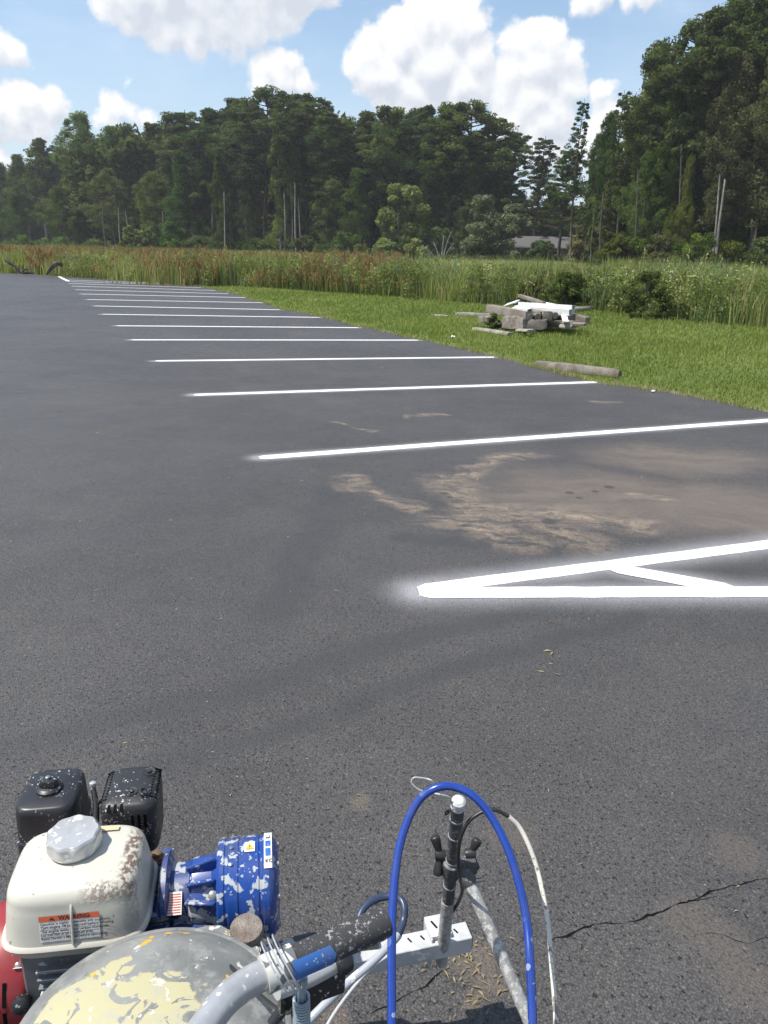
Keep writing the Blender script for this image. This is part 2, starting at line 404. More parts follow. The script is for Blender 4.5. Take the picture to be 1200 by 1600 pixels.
ordn = ['stall line nearest the hatched wedge, running off the right edge', 'second stall line from the striper, ending left of the parking block', 'third stall line, its right end just beyond the concrete wheel stop',
 'fourth stall line, level across the photo and ending at the grass edge', 'fifth stall line from the front, ending at the grass', 'sixth stall line from the front', 'seventh stall line from the front', 'eighth stall line from the front',
 'ninth stall line, thin with distance', 'tenth stall line, thin with distance', 'eleventh stall line, close beside the reeds', 'twelfth stall line, close beside the reeds', 'second to last stall line by the far reeds', 'farthest stall line next to the short diagonal mark']
for (a, b), t in zip(segs, ordn):
    stripe('stall_line', a, b, .12, .0015, 'white ' + t, SG)
stripe('hatch_line', hsegs[0][0], hsegs[0][1], .115, .0015, 'upper arm of the white wedge, slanting up to the right edge', 'hatched wedge lines')
stripe('hatch_line', hsegs[1][0], hsegs[1][1], .125, .003, 'lower arm of the white wedge, level along the bottom', 'hatched wedge lines')
stripe('hatch_line', hsegs[2][0], hsegs[2][1], .135, .0045, 'short white diagonal bar inside the painted wedge', 'hatched wedge lines')
stripe('end_line', G(92, 432), G(107, 439.5), .16, .0015, 'short thick white diagonal mark at the far end of the stalls')

# ------------------------------------------------------------------ cracks in the asphalt
DARK = mat('crack_shade', (.006, .006, .006), .95, spec=.1)  # flat strips, near black to paint the shade down in the cracks
def crack(pix, w, seed):
    P = [G(*p) for p in pix]; pts = []
    for a, b in zip(P, P[1:]):
        n = max(2, int((b - a).length / .012))
        for i in range(n):
            p = a.lerp(b, i / n); q = p * 14; q.z = seed
            pts.append(p + Vector((noise.noise(q), noise.noise(q + Vector((9, 9, 9))), 0)) * .016 + Vector((noise.noise(q * 4), noise.noise(q * 4 + Vector((3, 3, 3))), 0)) * .007)
    bm = bmesh.new(); prev = None
    for i, p in enumerate(pts):
        t = (pts[min(i + 1, len(pts) - 1)] - pts[max(i - 1, 0)]).normalized(); n = Vector((-t.y, t.x, 0))
        ww = w * max(.05, .55 + .8 * noise.noise(p * 30 + Vector((0, 0, seed)))) * min(1, i / 6, (len(pts) - 1 - i) / 6) * (1 if noise.noise(p * 11 + Vector((seed, 0, 0))) > -.28 else .25)
        row = [bm.verts.new((p.x + n.x * ww, p.y + n.y * ww, .0012)), bm.verts.new((p.x - n.x * ww, p.y - n.y * ww, .0012))]
        if prev: bm.faces.new((prev[0], row[0], row[1], prev[1]))
        prev = row
    bm_me = bm
    return bm_me
for i, (pix, w, lb) in enumerate([(((845,1475),(880,1462),(930,1445),(1000,1440),(1045,1420),(1110,1395),(1150,1382),(1215,1370)), .0035, 'long jagged crack right of the striper'),
        (((540,1598),(610,1570),(660,1545),(700,1510),(722,1505)), .003, 'thin crack under the white beam'), (((850,1462),(832,1456),(790,1480)), .002, 'fine crack beside the diagonal rod'),
        (((1050,1418),(1075,1412),(1100,1402),(1140,1396)), .0016, 'short crack beside the long one at the right'), (((880,1466),(905,1470),(925,1480)), .0014, 'tiny crack forking off the long crack'), (((1060,1432),(1090,1460),(1160,1470),(1230,1462)), .0012, 'hairline crack branching at the right edge')]):
    tag(bm_obj('crack', crack(pix, w, i * 7.3), DARK, sm=False), lb, kind='structure')

# ------------------------------------------------------------------ ground sheet
def m_ground(k, b):
    p = wco(k); a = k.noise(p, .25, 4, .6); c = k.noise(p, 3, 5, .65); f = k.noise(p, 40, 3, .7)
    col = k.mix(k.ss(a, .35, .7), (.085, .135, .030), (.13, .17, .045))
    col = k.mix(k.m('MULTIPLY', k.ss(c, .45, .7), .5), col, (.12, .115, .045))
    col = k.mix(k.m('MULTIPLY', f, .35), col, (.05, .07, .02))
    k.l.new(col, b.inputs['Base Color']); k.l.new(k.bump(f, .6, .03), b.inputs['Normal'])
GROUND = mat('grass_ground', rough=.9, spec=.2, fn=m_ground)
bm = bmesh.new(); g = 900
for q in [(-g, -g), (g, -g), (g, g * 1.3), (-g, g * 1.3)]: bm.verts.new((q[0], q[1], -.03))
bm.faces.new(bm.verts); tag(bm_obj('ground', bm, GROUND, sm=False), 'flat green ground of lawn and field', kind='structure')

SOIL = mat('verge_soil', rough=.95, spec=.1, fn=lambda k, b: k.l.new(k.mix(k.noise(wco(k), 25, 5, .7), (.075, .055, .038), (.20, .165, .115)), b.inputs['Base Color']))
bm = bmesh.new(); prev = None
for i, p in enumerate(rough_edge(EDGE[1:20], .3, .05)):
    q = p.xy.normalized() * (.30 + .25 * noise.noise(p * 1.1)); row = (bm.verts.new((p.x - q.x * .2, p.y - q.y * .2, -.024)), bm.verts.new((p.x + q.x, p.y + q.y, -.024)))
    if prev: bm.faces.new((prev[0], row[0], row[1], prev[1]))
    prev = row
tag(bm_obj('verge_soil', bm, SOIL, sm=False), 'strip of bare brown soil along the asphalt edge', kind='structure')
# ------------------------------------------------------------------ lawn blades
def m_leafy(cols, transl=.3, rnd=.0, rough=.6):
    def fn(k, b):
        at = k.new('ShaderNodeAttribute', attribute_name='v'); fac = at.outputs['Fac']
        rp = k.new('ShaderNodeValToRGB'); els = rp.color_ramp.elements
        while len(els) < len(cols): els.new(.5)
        for i, (pos, c) in enumerate(cols): els[i].position = pos; els[i].color = tuple(c) + (1,)
        k.l.new(fac, rp.inputs[0]); col = rp.outputs[0]
        if rnd:
            oi = k.new('ShaderNodeObjectInfo').outputs['Random']
            hs = k.new('ShaderNodeHueSaturation'); k.l.new(col, hs.inputs['Color'])
            k.l.new(k.lin(oi, 0, 1, .5 - rnd * .06, .5 + rnd * .045), hs.inputs['Hue'])
            o2 = k.m('FRACT', k.m('MULTIPLY', oi, 17.3)); k.l.new(k.lin(o2, 0, 1, 1 - rnd * .35, 1 + rnd * .4), hs.inputs['Value'])
            k.l.new(k.lin(k.m('FRACT', k.m('MULTIPLY', oi, 7.7)), 0, 1, .8, 1.1), hs.inputs['Saturation'])
            col = hs.outputs[0]
        k.l.new(col, b.inputs['Base Color'])
        tr = k.new('ShaderNodeBsdfTranslucent'); k.l.new(k.mix(1.0, col, (1.25, 1.35, .6), 'MULTIPLY'), tr.inputs[0])
        mx = k.new('ShaderNodeMixShader'); mx.inputs[0].default_value = transl
        k.l.new(b.outputs[0], mx.inputs[1]); k.l.new(tr.outputs[0], mx.inputs[2])
        k.l.new(mx.outputs[0], k.n['Material Output'].inputs[0])
    return fn
LAWN = mat('lawn_grass', rough=.6, spec=.15, fn=m_leafy([(0, (.125, .160, .038)), (.45, (.190, .235, .058)), (.75, (.27, .30, .09)), (1, (.37, .32, .18))], .4))
lawn_poly = [tuple(p)[:2] for p in EDGE] ; lawn_poly = [p for p in lawn_poly if p[1] < 46 or p[0] > -20] + [tuple(p)[:2] for p in MARSH[::-1]]
# only the stretch between the asphalt edge and the reeds
lp = [(p.x, p.y) for p in EDGE[:20]] + [(p.x, p.y) for p in MARSH[::-1]]
def blades(N_, xr, yr, poly, h, w, dref, dpow, extra=None, zb=-.03):
    x = rng.uniform(*xr, N_); y = rng.uniform(*yr, N_); D = np.hypot(x, y)
    keep = rng.random(N_) < np.minimum(1, (dref / D) ** dpow); x, y, D = x[keep], y[keep], D[keep]
    k2 = inside(x, y, poly); return x[k2], y[k2], D[k2]
def nz2(x, y, s, seed=0):               # cheap smooth value noise
    r_ = np.random.default_rng(seed); T = r_.random((64, 64)); u = x * s; v = y * s
    i = np.floor(u).astype(int); j = np.floor(v).astype(int); a = u - i; b = v - j; a = a * a * (3 - 2 * a); b = b * b * (3 - 2 * b)
    g_ = lambda p, q: T[p % 64, q % 64]
    return (g_(i, j) * (1 - a) + g_(i + 1, j) * a) * (1 - b) + (g_(i, j + 1) * (1 - a) + g_(i + 1, j + 1) * a) * b
x, y, D = blades(2600000, (-22, 24), (5, 46), lp, .08, .01, 8.5, 1.9)
de = np.full(len(x), 1e9)
for p0, p1 in zip(EDGE[1:19], EDGE[2:20]):
    ex, ey = p1.x - p0.x, p1.y - p0.y; t = np.clip(((x - p0.x) * ex + (y - p0.y) * ey) / (ex * ex + ey * ey), 0, 1); de = np.minimum(de, np.hypot(x - p0.x - t * ex, y - p0.y - t * ey))
kp = de > (-.02 + .62 * nz2(x, y, 1.9, 71)) * (.4 + rng.random(len(x))); x, y, D = x[kp], y[kp], D[kp]
n = len(x); sc = np.maximum(1, D / 11)
hh = rng.uniform(.022, .055, n) * (0.75 + .7 * nz2(x, y, .8, 1)) * np.minimum(sc, 1.5); ww = rng.uniform(.006, .011, n) * sc
an = rng.uniform(0, 2 * PI, n); ln = rng.uniform(0, .7, n) * hh; la = rng.uniform(0, 2 * PI, n)
b0 = np.stack([x - np.cos(an) * ww, y - np.sin(an) * ww, np.full(n, -.032)], 1); b1 = np.stack([x + np.cos(an) * ww, y + np.sin(an) * ww, np.full(n, -.032)], 1)
tp = np.stack([x + np.cos(la) * ln, y + np.sin(la) * ln, -.03 + hh], 1)
V = np.stack([b0, b1, tp], 1).reshape(-1, 3)
col = .18 + .35 * nz2(x, y, .45, 3) + .25 * nz2(x, y, 1.7, 4) + rng.normal(0, .09, n); col += (rng.random(n) < .05) * .35
link('lawn', np_mesh('lawn', V, np.arange(3 * n), 3, {'v': np.repeat(np.clip(col, 0, 1), 3)}), LAWN)
tag(bpy.data.objects['lawn'], 'mown green lawn between the asphalt and the reeds', 'grass', kind='stuff')
# ragged weeds and dead grass hanging over the asphalt edge
vs = []; cv = []
for a, b in zip(EDGE[1:19], EDGE[2:20]):
    L = (b - a).length; nn = int(L * 170 * min(1, 9 / a.length + .15))
    for _ in range(nn * 2):
        p = a.lerp(b, random.random()); nrm = Vector((-(b - a).y, (b - a).x, 0)).normalized() * (1 if (b - a).x < 0 else -1)
        if noise.noise(p * 1.3) < -.05 and random.random() < .7: continue
        p = p - nrm * random.gauss(0, .07); s = max(1, p.length / 11); h = random.uniform(.03, .09); an = random.uniform(0, 6.28); w = .007 * s
        l_ = random.uniform(0, h * 1.4); la = random.uniform(0, 6.28)
        vs += [(p.x - math.cos(an) * w, p.y - math.sin(an) * w, -.03), (p.x + math.cos(an) * w, p.y + math.sin(an) * w, -.03), (p.x + math.cos(la) * l_, p.y + math.sin(la) * l_, h * .8)]
        c = random.choice([.2, .4, .5, .9, 1, 1]); cv += [c] * 3
tag(link('edge_weeds', np_mesh('edge_weeds', vs, np.arange(len(vs)), 3, {'v': cv}), LAWN), 'ragged weeds and straw along the asphalt edge', 'grass', kind='stuff')

# ------------------------------------------------------------------ tall reeds and field
REED = mat('reed_blades', rough=.6, spec=.25, fn=m_leafy([(0, (.09, .115, .032)), (.22, (.165, .205, .06)), (.42, (.27, .31, .105)), (.58, (.38, .39, .19)), (.70, (.10, .18, .11)), (.80, (.12, .20, .125)), (.86, (.40, .34, .19)), (1, (.22, .085, .045))], .4))
mp = [(p.x, p.y) for p in MARSH] + [(p.x + .3, p.y + .4) for p in EDGE[18:]] + [(-60, 44), (-95, 60), (-95, 118), (95, 95), (95, 30)]
def reeds():
    N_ = 520000; x = rng.uniform(-75, 70, N_); y = rng.uniform(10, 105, N_); ok = inside(x, y, mp)
    x, y = x[ok], y[ok]
    # distance behind the front border
    bx = np.array([p.x for p in MARSH] + [p.x for p in EDGE[18:]]); by = np.array([p.y for p in MARSH] + [p.y for p in EDGE[18:]])
    dd = np.full(len(x), 1e9)
    for i in range(len(bx) - 1):
        ax, ay, cx, cy = bx[i], by[i], bx[i + 1] - bx[i], by[i + 1] - by[i]
        t = np.clip(((x - ax) * cx + (y - ay) * cy) / (cx * cx + cy * cy), 0, 1); dd = np.minimum(dd, np.hypot(x - ax - t * cx, y - ay - t * cy))
    D = np.hypot(x, y)
    # wedge in and near the view
    ok = (np.abs(x / np.maximum(y, 1)) < .85) & (rng.random(len(x)) < np.where(dd < 5, 1, np.where(dd < 12, .5, .26)))
    x, y, D, dd = x[ok], y[ok], D[ok], dd[ok]
    # extra dense along the border
    xs, ys = [], []
    for i in range(len(bx) - 1):
        L = math.hypot(bx[i + 1] - bx[i], by[i + 1] - by[i])
        if L > 60: L = 60
        m = int(L * 210); t = rng.random(m); off = np.abs(rng.normal(0, 1.3, m)) ; dx, dy = bx[i + 1] - bx[i], by[i + 1] - by[i]; q = math.hypot(dx, dy)
        nx_, ny_ = dy / q, -dx / q
        if ny_ < 0: nx_, ny_ = -nx_, -ny_
        wob_ = (nz2(bx[i] + dx * t, by[i] + dy * t, .9, 31) - .35) * .7
        xs.append(bx[i] + dx * t + nx_ * (off - .1 + wob_)); ys.append(by[i] + dy * t + ny_ * (off - .1 + wob_))
        dd = np.append(dd, off)
    x = np.append(x, np.concatenate(xs)); y = np.append(y, np.concatenate(ys)); D = np.hypot(x, y); n = len(x)
    patch = nz2(x, y, .22, 5); p2 = nz2(x, y, .6, 6); p3 = nz2(x, y, 1.6, 16)
    left = np.clip((2 - x) / 10, 0, 1)          # towards the left the growth is rusty dock and shorter
    h = (.72 + .20 * p2 + .30 * p3 + .30 * nz2(x, y, .38, 44)) * rng.uniform(.6, 1.18, n) * (1 - .08 * left) * np.clip(.45 + dd / 1.6, .45, 1.0) * np.where(rng.random(n) < .03, 1.2, 1)
    h += np.clip((x - 2) / 8, 0, 1) * .26 + left * .12
    far = np.clip((dd - 6) / 6, 0, 1); h = h * (1 - far) + far * np.minimum(h, .80 + .15 * p2 + .3 * left)
    w = rng.uniform(.007, .016, n) * np.maximum(1, D / 22)
    an = rng.uniform(0, 2 * PI, n); la = rng.uniform(0, 2 * PI, n); l1 = rng.uniform(0, .12, n) * h; l2 = l1 + rng.uniform(0, .35, n) * h
    cx, cy = np.cos(an), np.sin(an); lx, ly = np.cos(la), np.sin(la); zb = np.full(n, -.03)
    V = np.stack([np.stack([x - cx * w, y - cy * w, zb], 1), np.stack([x + cx * w, y + cy * w, zb], 1),
        np.stack([x + lx * l1 + cx * w * .8, y + ly * l1 + cy * w * .8, h * .62], 1), np.stack([x + lx * l1 - cx * w * .8, y + ly * l1 - cy * w * .8, h * .62], 1),
        np.stack([x + lx * l2 + cx * w * .12, y + ly * l2 + cy * w * .12, h], 1), np.stack([x + lx * l2 - cx * w * .12, y + ly * l2 - cy * w * .12, h], 1)], 1)
    base = .02 + .34 * patch + .24 * p2 + rng.normal(0, .10, n) + .12 * np.clip((dd - 5) / 8, 0, 1) + .06 * (x > 8)
    base = np.clip(base, 0, .62)
    teal = (nz2(x, y, .30, 9) > .66) & (rng.random(n) < .75) & (x > 1); base = np.where(teal, rng.uniform(.68, .80, n), base)
    straw = rng.random(n) < .10 + .12 * (p3 > .6); base = np.where(straw, .86, base)
    rust = (nz2(x, y, .35, 11) > .5) & (rng.random(n) < .16 * left); base = np.where(rust, rng.uniform(.94, 1, n), base)
    idx = np.arange(n)[:, None] * 6; Fq = np.concatenate([idx + np.array([[0, 1, 2, 3]]), idx + np.array([[3, 2, 4, 5]])], 1)
    me = np_mesh('tall_reeds', V.reshape(-1, 3), Fq.ravel(), 4, {'v': np.repeat(base, 6)})
    tag(link('tall_reeds', me, REED), 'tall green reeds and marsh grass filling the field', 'reeds', kind='stuff')
    # seed heads: rusty dock on the left, straw plumes on the right
    pr = np.where(left > .15, .34 * (nz2(x, y, .35, 11) > .42), .02) * (dd < 30)
    s = rng.random(n) < pr; X, Y_, Hh, ll = x[s] + lx[s] * l2[s], y[s] + ly[s] * l2[s], h[s], left[s]; Dh = D[s]; n2 = len(X); K = 7
    X = np.repeat(X, K) + rng.normal(0, .028, n2 * K); Y_ = np.repeat(Y_, K) + rng.normal(0, .028, n2 * K); Z = np.repeat(Hh, K) - rng.uniform(-.06, .26, n2 * K); sz = rng.uniform(.012, .03, n2 * K) * np.repeat(np.maximum(1, Dh / 24), K)
    a = rng.uniform(0, 2 * PI, n2 * K); cc, ss = np.cos(a) * sz, np.sin(a) * sz
    V = np.stack([np.stack([X - cc, Y_ - ss, Z], 1), np.stack([X, Y_, Z - sz * 2], 1), np.stack([X + cc, Y_ + ss, Z], 1), np.stack([X, Y_, Z + sz * 2], 1)], 1)
    cvv = np.where(np.repeat(ll, K) > .1, rng.uniform(.91, .99, n2 * K), .87)
    me = np_mesh('seed_heads', V.reshape(-1, 3), np.arange(n2 * K * 4), 4, {'v': np.repeat(cvv, 4)})
    tag(link('seed_heads', me, REED), 'rust brown and straw seed heads over the reeds', 'seed heads', kind='stuff')
reeds()
def marsh_weeds():
    cen, rad, val = [], [], []
    pts = [p for p in MARSH[1:]] + [p for p in EDGE[18:22]]
    for i in range(1500):
        j = random.randrange(len(pts) - 1); p = pts[j].lerp(pts[j + 1], random.random()); off = abs(random.gauss(.2, 2.2)); dirn = Vector((p.x, p.y, 0)).normalized()
        p = p + dirn * off + Vector((random.gauss(0, .4), random.gauss(0, .4), 0)); q = random.uniform(.10, .26); lf = max(0, min(1, (2 - p.x) / 10))
        if noise.noise(p * .35) < -.15: continue
        z = random.uniform(.1, 1.05); kind = random.random()
        v = .95 if kind < .22 * lf else (.08 if kind < .55 else random.choice([.2, .4, .55, .72]))
        for _ in range(3): cen.append((p.x + random.gauss(0, .15), p.y + random.gauss(0, .15), z + random.gauss(0, .15))); rad.append((q, q, q * 1.3)); val.append(v)
    V, cv = leaves(np.array(cen), np.array(rad), 26, .045, .4)
    cv = np.clip(np.repeat(val, 26 * 4) + (cv - .45) * .10, 0, 1)
    tag(link('marsh_weeds', np_mesh('marsh_weeds', V, np.arange(len(V)), 4, {'v': cv}), REED), 'leafy weeds mixed through the edge of the reeds', 'weeds', kind='stuff')

# ------------------------------------------------------------------ trees
def m_bark(c1, c2):
    def fn(k, b):
        p = obco(k); n_ = k.noise(k.v('MULTIPLY', p, (3, 3, .7)), 2.2, 5, .65)
        k.l.new(k.mix(k.ss(n_, .35, .68), c1, c2), b.inputs['Base Color']); k.l.new(k.bump(n_, .6, .06), b.inputs['Normal'])
    return fn
BARK = mat('bark_grey_brown', rough=.9, spec=.2, fn=m_bark((.06, .048, .04), (.15, .125, .105)))
PALE = mat('bark_pale', rough=.85, spec=.2, fn=m_bark((.15, .14, .12), (.34, .32, .28)))
PINE = mat('pine_foliage', rough=.8, spec=.08, fn=m_leafy([(0, (.042, .062, .020)), (.5, (.076, .108, .034)), (1, (.118, .155, .052))], .42, .6))
LEAF = mat('broad_leaves', rough=.8, spec=.1, fn=m_leafy([(0, (.046, .070, .018)), (.5, (.084, .124, .030)), (1, (.132, .178, .046))], .45, .7))
OLIVE = mat('olive_leaves', rough=.8, spec=.1, fn=m_leafy([(0, (.064, .076, .026)), (.5, (.108, .118, .042)), (1, (.17, .17, .065))], .38, .5))
BRIGHT = mat('bright_leaves', rough=.8, spec=.1, fn=m_leafy([(0, (.085, .125, .028)), (.5, (.145, .20, .045)), (1, (.21, .27, .07))], .4, .4))
VINE = mat('cedar_foliage', rough=.65, spec=.25, fn=m_leafy([(0, (.065, .085, .035)), (.5, (.125, .15, .06)), (1, (.20, .22, .10))], .25, .4))

def leaves(cen, rad, per, size, asp=.45, g=None, fill=.35, up=.3):
    """cen (k,3), rad (k,3) clump radii -> vertices and values of diamond leaves"""
    g = g or rng; K = len(cen); n = K * per
    d = g.normal(size=(n, 3)); d /= np.linalg.norm(d, axis=1, keepdims=True); rr = g.random(n) ** fill
    c = np.repeat(cen, per, 0) + d * np.repeat(rad, per, 0) * rr[:, None]
    nrm = d + g.normal(size=(n, 3)) * .7 + np.array([0, 0, up]); nrm /= np.linalg.norm(nrm, axis=1, keepdims=True)
    a = np.cross(nrm, g.normal(size=(n, 3))); a /= np.linalg.norm(a, axis=1, keepdims=True); b = np.cross(nrm, a)
    s = (size * g.uniform(.6, 1.35, n))[:, None]
    V = np.stack([c - a * s, c - b * s * asp, c + a * s, c + b * s * asp], 1)
    cv = np.clip(np.repeat(g.normal(.45, .24, K), per) + g.normal(0, .15, n), 0, 1)
    return V.reshape(-1, 3), np.repeat(cv, 4)
marsh_weeds()
def tree_proto(kind, seed):
    g = np.random.default_rng(seed); rd = random.Random(seed); H = 20.0; bm = bmesh.new()
    P = dict(
        pine=dict(base=.48, R=4.3, n=104, cr=(.45, 1.05), flat=.6, per=135, size=.155, prof=lambda t: min(1, .5 + 1.6 * t) * (1 - max(0, (t - .4) / .66) ** 2.4)),
        pineopen=dict(base=.42, R=4.9, n=74, cr=(.55, 1.0), flat=.45, per=150, size=.15, prof=lambda t: (1.05 - t * .45) * (.65 + .35 * math.sin(t * 17))),
        thinpine=dict(base=.45, R=2.3, n=70, cr=(.25, .55), flat=.9, per=60, size=.13, prof=lambda t: (1.0 - t * .6) * (.55 + .45 * math.sin(t * 9 + 1) ** 2)),
        broad=dict(base=.10, R=4.6, n=190, cr=(.7, 1.3), flat=.8, per=150, size=.155, prof=lambda t: min(1, .6 + t) * (1 - max(0, (t - .3) / .74) ** 2.2)),
        spire=dict(base=.10, R=3.8, n=170, cr=(.55, 1.0), flat=.85, per=130, size=.15, prof=lambda t: (1.02 - t) ** .9 * (.75 + .25 * math.sin(t * 21))),
        tallbroad=dict(base=.28, R=4.2, n=180, cr=(.6, 1.15), flat=.75, per=160, size=.135, prof=lambda t: min(1, .5 + 1.3 * t) * (1 - max(0, (t - .35) / .70) ** 2.3)))[kind]
    bend = [rd.uniform(-.35, .35) for _ in range(4)]
    def trunk(z): t = z / H; return Vector((bend[0] * math.sin(t * 3) + bend[1] * t * 1.5, bend[2] * math.sin(t * 2.5) + bend[3] * t * 1.5, z))
    r0 = .26 if kind != 'thinpine' else .15
    top = H * (.97 if kind in ('thinpine', 'spire', 'pineopen') else .9)
    bm_tube(bm, [trunk(top * i / 12) for i in range(13)], .2, 9, rfun=lambda t: r0 * (1 - .86 * t) + (.10 * max(0, 1 - t * 14)))
    cen, rad = [], []; ga = 0
    lobes = [(rd.uniform(0, 6.28), rd.uniform(0, 1), rd.choice([rd.uniform(.45, .75), rd.uniform(1.1, 1.4)])) for _ in range(12)]
    for i in range(P['n']):
        t = (i + rd.random()) / P['n']; z = H * (P['base'] + (1 - P['base']) * t ** .95); ga += 2.4 + rd.uniform(-.5, .5)
        f = 1.0
        for la, lt, lf in lobes:
            w = math.exp(-((math.cos(ga - la) - 1) ** 2) * 1.5 - ((t - lt) / .16) ** 2); f *= 1 + (lf - 1) * w * 1.6
        rr = P['R'] * P['prof'](t) * f * (rd.uniform(.25, 1.0) ** (.5 if kind != 'broad' else .6))
        cr = rd.uniform(*P['cr']) * (1.0 - (.6 if kind in ('spire', 'thinpine') else .25) * t)
        rise = rr * (.22 if 'pine' in kind else .3)
        tp = trunk(min(z, top)); c = Vector((tp.x + math.cos(ga) * rr, tp.y + math.sin(ga) * rr, z * .955 + rise * rd.uniform(-.4, .7) * (1 - .6 * t) - cr * .2))
        cen.append(c); rad.append((cr * rd.uniform(.85, 1.3), cr * rd.uniform(.85, 1.3), cr * P['flat']))
        if 'pine' in kind or i % 4 == 0:
            st = trunk(max(H * .08, min(top, c.z) - rr * .35)); mid = st.lerp(c, .55) + Vector((0, 0, -rr * .06))
            bm_tube(bm, [st, mid, c], .03, 5, caps=False, rfun=lambda q: (.075 - .05 * q) * (1 if kind != 'thinpine' else .6))
            if 'pine' in kind and rr > 1.6:                      # tufts along the limb
                m2 = st.lerp(c, rd.uniform(.5, .75)); cen.append(m2 + Vector((rd.uniform(-.4, .4), rd.uniform(-.4, .4), .2))); rad.append((cr * .7, cr * .7, cr * .4))
    if kind in ('pine', 'pineopen', 'thinpine'):                 # dead snags below the crown
        for i in range(8):
            z = H * rd.uniform(.25, P['base']); a = rd.uniform(0, 6.28); L = rd.uniform(.5, 1.8); s = trunk(z)
            bm_tube(bm, [s, s + Vector((math.cos(a) * L, math.sin(a) * L, rd.uniform(-.2, .4)))], .03, 4, caps=False, rfun=lambda q: .035 - .022 * q)
    V, cv = leaves(np.array([tuple(c) for c in cen]), np.array(rad), P['per'], P['size'], .42, g)
    tm = bpy.data.meshes.new(kind + '_trunk'); bm.to_mesh(tm); bm.free(); tm.polygons.foreach_set('use_smooth', [True] * len(tm.polygons))
    cm = np_mesh(kind + '_crown', V, np.arange(len(V)), 4, {'v': cv})
    return tm, cm
PROTO = {}
for kd, sds in (('pine', (11, 12, 13, 14)), ('pineopen', (21, 22, 23)), ('thinpine', (31, 32)), ('broad', (41, 42, 43)), ('spire', (51, 52)), ('tallbroad', (61, 62, 63))):
    PROTO[kd] = [tree_proto(kd, s) for s in sds]
def proto_copy(me, mt):                  # a shared mesh that carries another material
    key = me.name + '|' + mt.name
    if key not in PC: c = me.copy(); c.materials.clear(); c.materials.append(mt); PC[key] = c
    return PC[key]
PC = {}
def tree(name, px, ptop, Y, kind, wid, label, cat='tree', group=None, leaf=None, bark=None, idx=None, lean=0.0, wide=None):
    b = AT(px, HOR + ROLL * (px - 600), Y); top = AT(px, ptop, Y).z
    loc = Vector((b.x, Y, -.05)); o = empty(name, loc, random.uniform(0, 6.28))
    tm, cm = PROTO[kind][(idx if idx is not None else random.randrange(99)) % len(PROTO[kind])]
    hs = (top + .05) / 19.4; ws = hs * wid
    o.scale = (ws, ws, hs)
    o.rotation_euler = (random.gauss(0, .025), random.gauss(0, .025), o.rotation_euler.z)
    for nm, me, mt in (('trunk', tm, bark or BARK), ('crown', cm, leaf or (PINE if 'pine' in kind else LEAF))):
        c = bpy.data.objects.new(nm, proto_copy(me, mt)); C.objects.link(c); c.parent = o
    return tag(o, label, cat, group)
TG = 'trees along the far edge of the field'; RG = 'tall trees of the nearer wood on the right'
